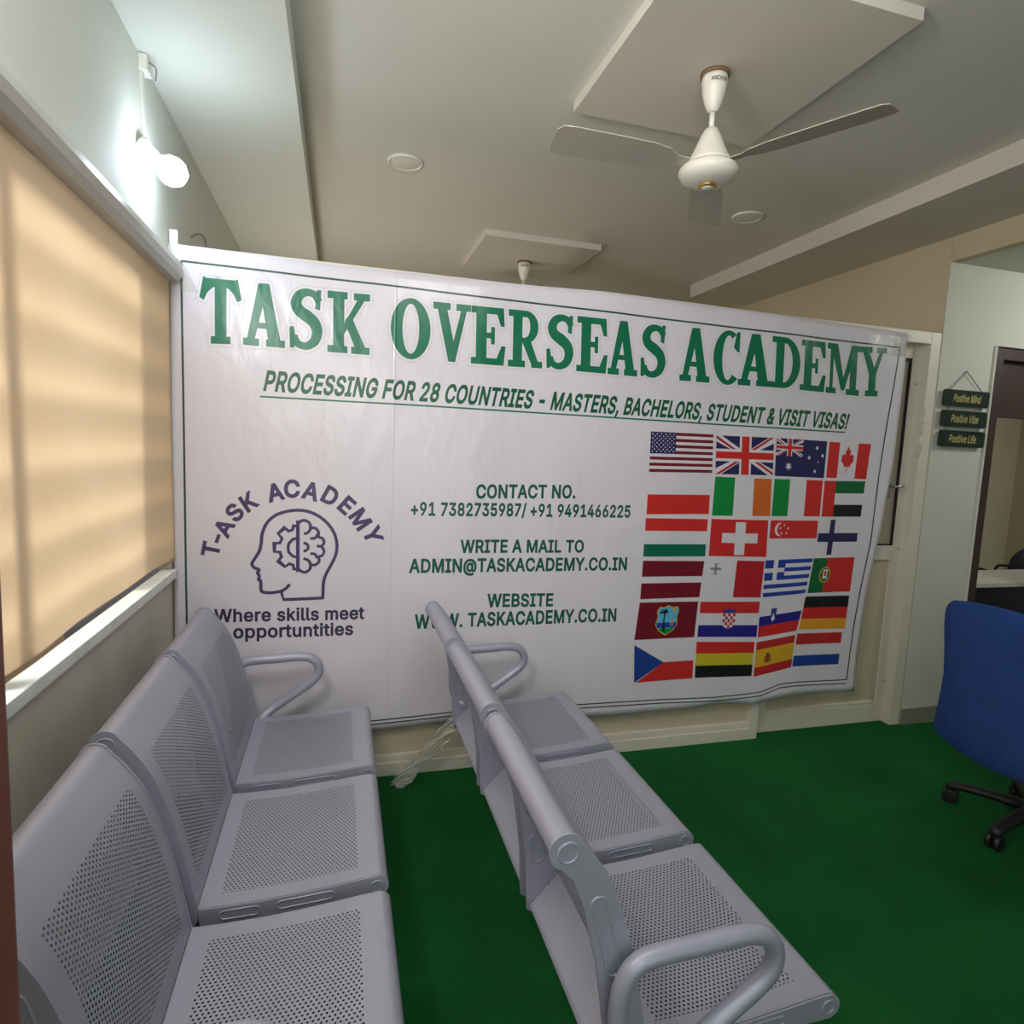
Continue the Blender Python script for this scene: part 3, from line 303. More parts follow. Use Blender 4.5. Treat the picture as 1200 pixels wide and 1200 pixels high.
PRINT_SHAPES = [
 ('title_lettering','banner_green',2,[[-2420,9568,-2204,9578,-2200,10808,-2416,10806],[-2494,9540,-2130,9556,-2130,9704,-2494,9688],[-2574,10805,-2042,10810,-2012,10834,-1994,10835,-1922,10437,-2007,10386,-2067,10534,-2164,10633,-2224,10651,-2394,10648,-2454,10629,-2551,10526,-2612,10372,-2696,10422,-2622,10830,-2604,10830],[-1840,9628,-1694,9629,-1478,10562,-1610,10811],[-1417,9630,-1176,9630,-1406,10812,-1598,10811],[-1586,10811,-1417,10811,-1466,10438,-1538,10438],[-1670,9915,-1296,9916,-1296,10034,-1670,10034],[-1900,9566,-1598,9567,-1598,9714,-1900,9713],[-1466,9568,-1103,9568,-1104,9715,-1466,9714],[-514,10531,-524,10550,-536,10576,-548,10602,-560,10621,-570,10630,-476,10746,-444,10712,-420,10674,-402,10640,-390,10613,-382,10596],[-570,10630,-582,10638,-603,10648,-626,10654,-648,10658,-667,10656,-680,10808,-636,10805,-594,10798,-552,10787,-514,10770,-476,10746],[-667,10656,-686,10649,-707,10638,-728,10626,-746,10612,-756,10598,-889,10727,-850,10756,-809,10778,-766,10794,-723,10804,-680,10808],[-756,10598,-766,10583,-775,10562,-782,10538,-786,10518,-786,10502,-996,10512,-987,10561,-970,10608,-948,10651,-922,10691,-889,10727],[-786,10502,-783,10490,-778,10476,-769,10462,-758,10446,-747,10434,-922,10281,-951,10324,-972,10368,-988,10414,-996,10462,-996,10512],[-747,10434,-734,10425,-710,10412,-677,10394,-638,10372,-598,10348,-744,10143,-771,10163,-803,10184,-841,10210,-882,10241,-922,10281],[-598,10348,-568,10324,-537,10299,-504,10270,-468,10234,-438,10192,-630,10061,-642,10074,-660,10087,-684,10104,-714,10123,-744,10143],[-438,10192,-414,10148,-396,10103,-382,10054,-373,10004,-371,9952,-582,9952,-586,9974,-593,9998,-604,10021,-616,10043,-630,10061],[-371,9952,-377,9900,-388,9848,-403,9796,-426,9745,-456,9698,-608,9806,-598,9828,-590,9857,-584,9890,-580,9924,-582,9952],[-456,9698,-494,9658,-538,9626,-583,9600,-631,9582,-680,9572,-709,9722,-690,9732,-666,9746,-641,9766,-621,9786,-608,9806],[-680,9572,-730,9570,-778,9576,-824,9590,-866,9609,-908,9636,-808,9746,-795,9738,-774,9728,-750,9721,-727,9718,-709,9722],[-908,9636,-942,9676,-965,9720,-982,9761,-993,9794,-1002,9814,-864,9868,-855,9844,-844,9813,-831,9782,-818,9758,-808,9746],[-522,10414,-422,10388,-399,10801,-486,10801,-498,10688],[-1022,10016,-934,10028,-883,9716,-932,9592,-1008,9593],[-156,9588,70,9587,62,10788,-162,10788],[-270,9563,136,9562,135,9710,-271,9710],[-276,10666,128,10666,127,10813,-276,10814],[-19,10012,58,9938,507,10724,356,10725],[68,10212,181,10388,542,9623,314,9624],[255,10665,584,10664,582,10812,254,10812],[212,9562,593,9560,592,9708,211,9709],[1444,10828,1370,10818,1298,10789,1232,10742,1172,10677,1120,10598,1079,10506,1048,10405,1030,10296,1025,10184,1033,10073,1054,9964,1086,9863,1130,9771,1183,9692,1244,9627,1313,9580,1385,9550,1460,9540,1458,9659,1427,9667,1396,9691,1368,9730,1342,9782,1318,9847,1300,9922,1286,10004,1277,10093,1273,10184,1274,10276,1281,10364,1294,10446,1310,10522,1332,10586,1357,10638,1384,10677,1414,10701,1445,10708],[1460,9540,1533,9550,1605,9579,1672,9626,1732,9690,1784,9770,1826,9862,1856,9963,1873,10072,1878,10183,1870,10295,1849,10404,1816,10505,1772,10597,1719,10676,1658,10741,1590,10788,1518,10818,1444,10828,1445,10708,1476,10700,1506,10677,1536,10638,1562,10586,1584,10521,1603,10446,1618,10363,1626,10275,1630,10184,1629,10092,1622,10004,1610,9921,1593,9846,1572,9782,1546,9729,1519,9690,1489,9667,1458,9659],[2002,10746,2217,10747,2434,9806,2400,9556,2286,9556],[2558,10748,2684,10749,2438,9556,2337,9556,2357,9870],[1927,10661,2306,10662,2304,10810,1925,10808],[2433,10662,2762,10664,2759,10812,2430,10810],[2901,9580,3146,9581,3122,10790,2879,10788],[2792,9554,3506,9558,3503,9706,2788,9702],[2772,10664,3456,10668,3452,10817,2769,10812],[3056,10134,3274,10136,3272,10261,3053,10260],[3236,10010,3325,10010,3318,10388,3229,10387],[3486,9558,3548,9558,3580,9986,3484,9986,3379,9708,3311,9682],[3439,10817,3508,10818,3543,10414,3454,10414,3360,10665,3291,10690],[3760,9586,3982,9588,3955,10796,3734,10794],[3648,9558,4060,9564,4057,9712,3646,9708],[3625,10670,4048,10674,4044,10822,3622,10818],[3886,10104,4060,10106,4058,10225,3883,10223],[4048,10105,4127,10118,4200,10155,4262,10213,4308,10288,4336,10374,4344,10468,4332,10560,4300,10646,4250,10720,4185,10776,4110,10811,4032,10822,4034,10690,4062,10683,4088,10660,4111,10625,4129,10578,4140,10523,4146,10465,4144,10406,4134,10352,4118,10304,4098,10268,4072,10246,4045,10238],[3960,10142,4158,10194,4396,9632,4209,9629],[4210,9566,4472,9570,4469,9718,4207,9714],[5056,10541,5046,10561,5033,10587,5020,10612,5006,10632,4997,10642,5088,10757,5122,10722,5148,10685,5166,10650,5179,10623,5188,10606],[4997,10642,4984,10650,4963,10659,4940,10666,4917,10670,4898,10668,4882,10820,4926,10818,4969,10810,5010,10798,5050,10781,5088,10757],[4898,10668,4880,10660,4858,10650,4837,10638,4820,10624,4809,10610,4672,10741,4710,10770,4751,10792,4794,10808,4838,10818,4882,10820],[4809,10610,4800,10595,4790,10574,4784,10550,4780,10529,4781,10514,4568,10525,4576,10574,4592,10621,4613,10664,4640,10705,4672,10741],[4781,10514,4784,10502,4790,10488,4799,10472,4810,10457,4822,10446,4649,10291,4618,10334,4596,10379,4580,10426,4570,10474,4568,10525],[4822,10446,4836,10436,4860,10422,4894,10404,4934,10382,4974,10358,4832,10151,4804,10172,4772,10193,4732,10219,4690,10250,4649,10291],[4974,10358,5006,10332,5038,10308,5072,10279,5108,10243,5141,10200,4950,10069,4936,10082,4918,10095,4894,10112,4862,10131,4832,10151],[5141,10200,5166,10156,5186,10110,5201,10062,5211,10012,5214,9960,5001,9958,4996,9982,4988,10005,4977,10028,4964,10051,4950,10069],[5214,9960,5210,9907,5200,9855,5184,9802,5163,9752,5134,9704,4978,9812,4987,9834,4995,9864,5000,9898,5002,9930,5001,9958],[5134,9704,5096,9664,5054,9632,5008,9606,4960,9587,4910,9576,4878,9728,4896,9737,4921,9752,4945,9772,4965,9793,4978,9812],[4910,9576,4860,9575,4810,9581,4764,9594,4721,9613,4678,9640,4776,9752,4790,9743,4812,9734,4836,9726,4859,9724,4878,9728],[4678,9640,4644,9680,4618,9724,4600,9766,4588,9799,4579,9820,4716,9874,4726,9850,4739,9819,4752,9788,4766,9764,4776,9752],[5050,10424,5152,10398,5166,10812,5078,10812,5068,10699],[4554,10023,4643,10036,4702,9722,4654,9596,4578,9596],[5410,9593,5649,9590,5613,10794,5375,10796],[5302,9569,6002,9560,5998,9708,5298,9717],[5272,10675,5940,10667,5936,10814,5267,10823],[5554,10143,5770,10139,5766,10265,5551,10268],[5733,10015,5820,10014,5808,10390,5722,10391],[5982,9560,6042,9560,6069,9986,5976,9986,5876,9712,5810,9688],[5923,10815,5990,10814,6029,10412,5942,10414,5847,10666,5780,10691],[6151,9620,6293,9619,6474,10561,6337,10812],[6565,9616,6802,9614,6536,10812,6348,10812],[6360,10812,6525,10812,6490,10435,6420,10435],[6307,9908,6673,9905,6669,10024,6303,10028],[6093,9558,6390,9556,6384,9704,6089,9706],[6520,9554,6874,9550,6869,9699,6514,9702],[7446,10531,7436,10550,7422,10577,7408,10603,7395,10622,7385,10632,7478,10750,7512,10716,7539,10678,7558,10643,7572,10616,7581,10598],[7385,10632,7372,10640,7350,10649,7326,10656,7303,10660,7284,10657,7266,10812,7310,10810,7355,10803,7398,10791,7438,10774,7478,10750],[7284,10657,7264,10650,7242,10639,7221,10626,7204,10612,7192,10598,7051,10728,7090,10758,7132,10780,7176,10798,7220,10808,7266,10812],[7192,10598,7184,10582,7174,10560,7168,10537,7164,10515,7166,10500,6948,10508,6955,10558,6970,10606,6992,10650,7018,10691,7051,10728],[7166,10500,7169,10488,7175,10474,7184,10458,7196,10443,7208,10431,7032,10274,7000,10318,6977,10362,6960,10409,6949,10458,6948,10508],[7208,10431,7222,10422,7246,10408,7282,10390,7324,10368,7365,10344,7220,10134,7192,10154,7158,10176,7118,10201,7074,10234,7032,10274],[7365,10344,7398,10318,7430,10294,7466,10264,7504,10228,7537,10186,7342,10051,7328,10064,7310,10078,7284,10094,7252,10114,7220,10134],[7537,10186,7563,10140,7584,10094,7600,10044,7610,9993,7614,9940,7396,9939,7390,9962,7382,9986,7371,10010,7357,10032,7342,10051],[7614,9940,7610,9887,7600,9834,7585,9780,7564,9728,7534,9680,7373,9791,7382,9813,7390,9843,7396,9877,7398,9911,7396,9939],[7534,9680,7496,9640,7452,9608,7406,9582,7357,9562,7306,9552,7272,9706,7292,9715,7316,9730,7340,9750,7360,9771,7373,9791],[7306,9552,7255,9552,7204,9558,7157,9571,7112,9590,7069,9618,7168,9730,7182,9722,7204,9712,7230,9704,7253,9702,7272,9706],[7069,9618,7032,9659,7006,9704,6988,9746,6974,9778,6965,9800,7105,9854,7116,9830,7129,9798,7143,9766,7158,9742,7168,9730],[7442,10411,7546,10386,7556,10808,7466,10807,7458,10692],[6938,10004,7028,10016,7091,9700,7044,9574,6966,9574],[8080,9604,8234,9604,8426,10572,8274,10828],[8530,9604,8788,9603,8492,10830,8287,10828],[8300,10828,8479,10830,8444,10442,8367,10442],[8248,9900,8646,9900,8641,10024,8243,10022],[8018,9540,8340,9540,8334,9692,8012,9692],[8482,9539,8868,9538,8860,9691,8475,9692],[9542,10766,9482,10809,9420,10838,9356,10853,9292,10853,9229,10838,9170,10808,9114,10765,9063,10709,9019,10641,8982,10563,8954,10476,8935,10384,8924,10286,8924,10187,9182,10188,9180,10269,9182,10348,9188,10424,9198,10494,9212,10558,9228,10613,9247,10659,9268,10694,9292,10718,9316,10730,9342,10730,9368,10718,9394,10694,9418,10659],[8924,10187,8935,10078,8956,9971,8990,9871,9032,9779,9083,9698,9142,9631,9206,9578,9274,9542,9346,9524,9416,9524,9486,9542,9551,9576,9611,9628,9664,9694,9488,9785,9468,9730,9444,9689,9418,9660,9392,9646,9363,9647,9334,9662,9306,9692,9280,9734,9255,9790,9233,9855,9214,9930,9199,10012,9188,10098,9182,10188],[9486,10448,9604,10345,9662,10345,9639,10836,9553,10836,9529,10745],[9750,9608,9925,9609,10141,10574,9968,10834],[10261,9610,10553,9612,10216,10831,9983,10833],[9998,10833,10201,10832,10162,10446,10074,10446],[9940,9906,10392,9906,10386,10028,9934,10028],[9680,9543,10045,9545,10038,9697,9672,9696],[10206,9546,10644,9548,10636,9700,10198,9698],[10755,9573,11003,9571,10940,10800,10692,10802],[10631,9548,11049,9546,11041,9696,10623,9700],[10574,10677,10990,10674,10982,10825,10566,10828],[11007,9546,11107,9557,11202,9593,11288,9651,11362,9730,11420,9826,11462,9937,11485,10056,11488,10182,11471,10306,11436,10426,11382,10538,11313,10635,11231,10715,11140,10775,11042,10812,10940,10825,10949,10678,11000,10668,11051,10640,11099,10594,11142,10532,11179,10458,11208,10372,11228,10280,11238,10184,11238,10087,11228,9995,11208,9910,11179,9836,11142,9774,11099,9730,11050,9702,11000,9692],[11648,9564,11902,9559,11832,10791,11581,10794],[11536,9542,12275,9525,12266,9677,11528,9692],[11474,10670,12182,10661,12174,10813,11466,10820],[11788,10125,12014,10121,12007,10250,11780,10254],[11979,9994,12072,9992,12050,10378,11958,10379],[12254,9526,12318,9524,12336,9961,12236,9963,12139,9682,12069,9658],[12159,10813,12230,10812,12282,10400,12190,10401,12083,10660,12011,10686],[12481,9546,12588,9544,12516,10782,12408,10784],[13125,9532,13340,9528,13264,10772,13050,10776],[12394,10810,12634,10807,12950,9768,12906,9614,12852,9616],[13248,10798,13075,10801,12866,9835,12878,9615,12960,9614],[12374,9523,12696,9516,12688,9668,12366,9675],[13019,9508,13449,9499,13440,9652,13010,9662],[12309,10660,12576,10656,12567,10808,12300,10812],[13111,10648,13378,10643,13369,10797,13102,10800],[13743,9537,13982,9545,13944,10143,13705,10134],[13649,9508,14079,9522,14069,9676,13640,9661],[13411,10735,13638,10743,13918,10142,13860,10009,13722,10056],[14013,10756,14132,10760,13936,10064,13829,10060,13822,10164],[13350,10644,13751,10658,13741,10812,13340,10798],[13884,10663,14232,10676,14222,10828,13874,10816]]),
 ('underline','banner_green',1,[[-1579,8574,1466,8582,4828,8571,8674,8548,8674,8512,4827,8536,1466,8547,-1578,8540],[8674,8548,13118,8530,13118,8494,8674,8512]]),
 ('border_line','border_dark',1,[[-3010,11094,-1336,11082,515,11066,2520,11040,2520,11000,514,11026,-1336,11042,-3011,11054],[2520,11040,4700,11020,7080,10989,9687,10954,9686,10914,7079,10949,4700,10980,2520,11000],[9687,10954,12013,10925,14654,10891,14654,10851,12012,10885,9686,10914],[-2991,11074,-2988,9214,-2987,7191,-2981,5096,-3021,5096,-3026,7191,-3028,9214,-3031,11074],[-2981,5096,-2975,2925,-2969,1396,-3009,1395,-3015,2925,-3021,5096],[14674,10870,14607,9846,14526,8846,14440,7316,14400,7318,14486,8848,14567,9849,14634,10872],[14440,7316,14384,5568,14212,4230,14106,3076,14066,3078,14172,4235,14344,5571,14400,7318],[14106,3076,14038,1528,13998,1530,14066,3078],[-2980,1410,-1148,1393,866,1412,2556,1488,2556,1458,867,1382,-1148,1362,-2981,1380],[2556,1488,4318,1462,5809,1426,6808,1430,6807,1400,5808,1396,4318,1432,2556,1458],[6808,1430,8139,1400,9664,1349,10506,1370,10507,1340,9664,1319,8138,1370,6807,1400],[10506,1370,11121,1409,11708,1588,12212,1610,12212,1580,11714,1558,11126,1380,10507,1340],[12212,1610,13103,1578,14017,1556,14016,1526,13102,1548,12212,1580],[-2982,1330,-1148,1310,868,1326,2558,1400,2559,1369,869,1296,-1148,1280,-2982,1300],[2558,1400,4322,1370,5814,1332,6814,1334,6813,1304,5814,1301,4322,1340,2559,1369],[6814,1334,8146,1303,9674,1249,10516,1269,10516,1239,9673,1219,8146,1273,6813,1304],[10516,1269,11131,1306,11719,1485,12224,1506,12224,1476,11724,1456,11136,1277,10516,1239],[12224,1506,13115,1472,14030,1450,14030,1420,13114,1442,12224,1476]]),
 ('head_emblem','logo_purple',1,[[-966,4602,-974,4592,-983,4577,-996,4558,-1012,4538,-1030,4519,-1048,4503,-1069,4487,-1092,4471,-1128,4528,-1109,4542,-1092,4555,-1076,4568,-1062,4582,-1050,4598,-1040,4614,-1030,4629,-1022,4640],[-1092,4471,-1120,4456,-1152,4444,-1190,4433,-1232,4424,-1277,4418,-1320,4412,-1359,4409,-1396,4408,-1396,4476,-1363,4476,-1326,4480,-1286,4484,-1244,4490,-1206,4498,-1174,4508,-1148,4518,-1128,4528],[-1396,4408,-1433,4410,-1467,4413,-1498,4418,-1524,4426,-1546,4434,-1565,4444,-1582,4462,-1591,4482,-1528,4506,-1524,4500,-1523,4498,-1518,4495,-1504,4490,-1484,4484,-1458,4480,-1428,4477,-1396,4476],[-1591,4482,-1598,4508,-1602,4542,-1603,4584,-1602,4628,-1602,4664,-1605,4688,-1607,4692,-1604,4688,-1572,4749,-1550,4731,-1538,4702,-1535,4668,-1535,4627,-1536,4584,-1535,4546,-1532,4520,-1528,4506],[-1604,4688,-1609,4690,-1628,4697,-1647,4724,-1646,4750,-1640,4769,-1636,4784,-1632,4796,-1632,4802,-1564,4810,-1566,4786,-1571,4766,-1576,4750,-1578,4740,-1578,4742,-1586,4753,-1588,4754,-1572,4749],[-1632,4802,-1635,4808,-1640,4819,-1650,4834,-1660,4854,-1667,4880,-1660,4908,-1647,4926,-1638,4937,-1582,4900,-1592,4886,-1598,4879,-1598,4880,-1597,4878,-1592,4868,-1582,4853,-1572,4834,-1564,4810],[-1638,4937,-1638,4938,-1637,4923,-1636,4924,-1650,4932,-1673,4941,-1698,4953,-1720,4968,-1737,4984,-1688,5032,-1678,5020,-1665,5012,-1646,5003,-1622,4993,-1598,4982,-1574,4961,-1570,4923,-1582,4900],[-1737,4984,-1752,5002,-1766,5023,-1776,5050,-1776,5080,-1767,5112,-1752,5142,-1734,5171,-1717,5200,-1659,5164,-1677,5136,-1693,5109,-1704,5087,-1708,5070,-1708,5062,-1705,5053,-1698,5043,-1688,5032],[-1717,5200,-1701,5226,-1686,5254,-1669,5280,-1655,5304,-1641,5330,-1630,5356,-1620,5386,-1612,5418,-1546,5404,-1556,5367,-1567,5332,-1580,5300,-1596,5271,-1612,5244,-1628,5218,-1642,5193,-1659,5164],[-1612,5418,-1606,5452,-1600,5488,-1594,5523,-1591,5556,-1590,5591,-1588,5627,-1585,5666,-1577,5708,-1511,5694,-1518,5657,-1521,5623,-1522,5588,-1524,5552,-1528,5514,-1533,5478,-1540,5440,-1546,5404],[-1577,5708,-1566,5752,-1553,5797,-1537,5844,-1517,5891,-1492,5936,-1464,5978,-1432,6018,-1396,6056,-1348,6008,-1380,5974,-1410,5938,-1435,5900,-1456,5863,-1474,5820,-1488,5777,-1501,5734,-1511,5694],[-1396,6056,-1356,6091,-1314,6122,-1268,6149,-1219,6172,-1168,6190,-1116,6206,-1066,6220,-1017,6232,-1004,6165,-1050,6155,-1098,6142,-1146,6126,-1193,6109,-1237,6088,-1277,6066,-1314,6038,-1348,6008],[-1017,6232,-968,6240,-918,6246,-868,6250,-819,6250,-768,6248,-718,6242,-668,6234,-616,6223,-635,6158,-680,6168,-727,6176,-774,6180,-820,6182,-866,6182,-912,6179,-958,6173,-1004,6165],[-616,6223,-566,6206,-514,6186,-461,6161,-409,6132,-358,6100,-310,6063,-264,6024,-220,5980,-269,5934,-310,5974,-352,6011,-396,6044,-444,6074,-492,6101,-541,6124,-588,6143,-635,6158],[-220,5980,-178,5933,-140,5884,-106,5834,-77,5782,-52,5727,-32,5672,-15,5616,-3,5560,-70,5548,-80,5599,-96,5650,-114,5701,-138,5751,-164,5798,-194,5844,-230,5890,-269,5934],[-3,5560,4,5504,8,5448,6,5392,1,5337,-7,5284,-20,5234,-36,5187,-56,5140,-117,5168,-99,5210,-84,5254,-74,5298,-66,5346,-62,5396,-60,5447,-62,5498,-70,5548],[-56,5140,-76,5096,-96,5052,-119,5005,-144,4958,-169,4912,-192,4868,-211,4828,-226,4790,-290,4814,-273,4854,-253,4898,-228,4944,-204,4990,-179,5036,-158,5080,-137,5124,-117,5168],[-226,4790,-238,4754,-248,4720,-257,4686,-264,4648,-268,4606,-270,4560,-270,4512,-271,4466,-338,4466,-338,4512,-338,4562,-336,4611,-331,4658,-323,4699,-314,4738,-303,4776,-290,4814],[-271,4466,-272,4424,-274,4388,-276,4354,-278,4324,-280,4300,-282,4282,-348,4288,-348,4306,-346,4330,-344,4358,-342,4392,-340,4427,-338,4466],[-290,4270,-633,4260,-635,4327,-292,4337],[-633,4260,-1126,4254,-1102,4322,-635,4327],[-1126,4254,-1199,4466,-1134,4484,-1102,4322],[-840,5838,-896,5850,-946,5922,-828,5898],[-896,5850,-914,5771,-967,5816,-946,5922],[-914,5771,-1034,5732,-1013,5803,-967,5816],[-1034,5732,-1086,5792,-1110,5890,-1013,5803],[-1086,5792,-1192,5708,-1263,5724,-1110,5890],[-1192,5708,-1115,5616,-1182,5604,-1263,5724],[-1115,5616,-1173,5480,-1212,5542,-1182,5604],[-1173,5480,-1258,5486,-1345,5537,-1212,5542],[-1258,5486,-1271,5346,-1332,5310,-1345,5537],[-1271,5346,-1170,5349,-1214,5292,-1332,5310],[-1170,5349,-1124,5211,-1192,5222,-1214,5292],[-1124,5211,-1178,5141,-1274,5110,-1192,5222],[-1178,5141,-1080,5035,-1098,4968,-1274,5110],[-1080,5035,-1006,5100,-992,5035,-1098,4968],[-1006,5100,-896,5058,-952,5016,-992,5035],[-896,5058,-883,4975,-936,4920,-952,5016],[-883,4975,-830,4977,-830,4916,-936,4920],[-798,5996,-792,4887,-866,4887,-872,5996],[-832,5588,-918,5565,-987,5486,-1043,5514,-954,5618,-848,5647],[-987,5486,-998,5408,-986,5330,-1043,5300,-1059,5407,-1043,5514],[-986,5330,-918,5256,-829,5228,-847,5170,-952,5204,-1043,5300],[-848,5950,-833,5967,-811,5994,-780,6016,-746,6028,-709,6032,-671,6027,-688,5968,-710,5971,-733,5968,-752,5962,-769,5949,-787,5928,-801,5911],[-671,6027,-635,6010,-600,5986,-570,5956,-556,5917,-550,5885,-546,5876,-590,5826,-609,5868,-614,5901,-622,5923,-640,5940,-665,5958,-688,5968],[-546,5876,-536,5873,-503,5871,-462,5860,-428,5831,-400,5796,-379,5755,-440,5740,-451,5763,-472,5789,-492,5806,-512,5811,-546,5812,-590,5826],[-379,5755,-379,5710,-388,5674,-386,5665,-380,5662,-346,5654,-306,5634,-348,5587,-366,5596,-402,5604,-445,5630,-448,5680,-440,5717,-440,5740],[-306,5634,-282,5596,-268,5556,-264,5512,-281,5473,-302,5446,-307,5434,-372,5436,-354,5478,-334,5505,-326,5522,-328,5543,-337,5569,-348,5587],[-307,5434,-302,5422,-282,5394,-266,5354,-268,5308,-280,5264,-300,5224,-348,5265,-337,5286,-329,5317,-328,5344,-336,5364,-356,5392,-372,5436],[-300,5224,-338,5201,-368,5194,-369,5192,-371,5182,-362,5144,-364,5095,-424,5118,-422,5137,-432,5173,-433,5222,-392,5250,-360,5258,-348,5265],[-364,5095,-394,5055,-432,5025,-472,5002,-513,5000,-540,5006,-538,5006,-586,5060,-538,5068,-508,5061,-491,5062,-466,5075,-438,5098,-424,5118],[-538,5006,-542,5001,-545,4966,-558,4924,-590,4890,-626,4864,-666,4847,-680,4907,-656,4917,-630,4936,-612,4956,-605,4978,-602,5014,-586,5060],[-666,4847,-706,4846,-744,4856,-776,4872,-806,4896,-828,4924,-843,4942,-796,4980,-782,4962,-762,4939,-743,4923,-722,4913,-699,4906,-680,4907],[-717,5744,-703,5746,-683,5748,-666,5752,-654,5758,-642,5768,-628,5785,-579,5750,-598,5726,-620,5706,-646,5694,-672,5688,-694,5686,-708,5684],[-628,5785,-616,5803,-610,5816,-610,5822,-611,5830,-614,5840,-618,5849,-560,5868,-557,5859,-552,5844,-548,5822,-552,5796,-564,5773,-579,5750],[-708,5546,-696,5542,-675,5536,-651,5526,-628,5511,-612,5492,-600,5471,-656,5446,-662,5458,-669,5465,-679,5472,-696,5478,-714,5484,-728,5489],[-600,5471,-593,5448,-590,5425,-592,5402,-600,5379,-612,5358,-628,5339,-668,5385,-662,5392,-656,5404,-652,5415,-651,5424,-652,5434,-656,5446],[-628,5339,-650,5324,-674,5314,-694,5308,-707,5304,-727,5361,-713,5366,-694,5372,-678,5379,-668,5385],[-580,5641,-563,5641,-541,5640,-520,5641,-506,5643,-498,5648,-489,5655,-446,5612,-464,5597,-486,5585,-514,5580,-541,5579,-564,5579,-580,5580],[-489,5655,-480,5665,-473,5675,-468,5685,-462,5698,-458,5710,-456,5720,-398,5702,-401,5692,-405,5678,-412,5659,-422,5642,-433,5627,-446,5612],[-445,5473,-424,5472,-395,5471,-366,5470,-346,5469,-348,5409,-368,5410,-398,5410,-426,5412,-446,5412],[-575,5314,-559,5312,-535,5310,-508,5307,-482,5300,-460,5287,-445,5272,-491,5232,-498,5238,-505,5244,-519,5247,-541,5250,-564,5252,-580,5253],[-445,5272,-433,5256,-424,5240,-416,5222,-411,5204,-408,5190,-406,5180,-466,5168,-468,5178,-470,5190,-474,5203,-478,5212,-483,5222,-491,5232],[-709,5202,-693,5198,-670,5192,-642,5184,-616,5172,-596,5155,-579,5136,-627,5098,-638,5111,-648,5120,-664,5127,-686,5134,-707,5139,-724,5143],[-579,5136,-566,5117,-555,5098,-548,5078,-546,5058,-546,5043,-546,5034,-606,5032,-606,5042,-606,5054,-608,5064,-611,5073,-618,5084,-627,5098]]),
 ('flag_01','vinyl_white',0,[[7332,8266,9106,8270,9142,7300,7345,7277]]),
 ('flag_01','flag_maroon',1,[[8024,8267,9106,8270,9109,8195,8026,8192],[8028,8116,9112,8121,9114,8046,8029,8040],[8030,7965,9117,7972,9120,7896,8032,7890],[8034,7814,9122,7822,9126,7748,8036,7738],[7340,7657,9128,7673,9131,7598,7341,7581],[7342,7505,9134,7524,9136,7449,7342,7429],[7343,7353,9139,7374,9142,7300,7345,7277]]),
 ('flag_01','flag_navy',2,[[7332,8266,8033,8267,8044,7739,7339,7733]]),
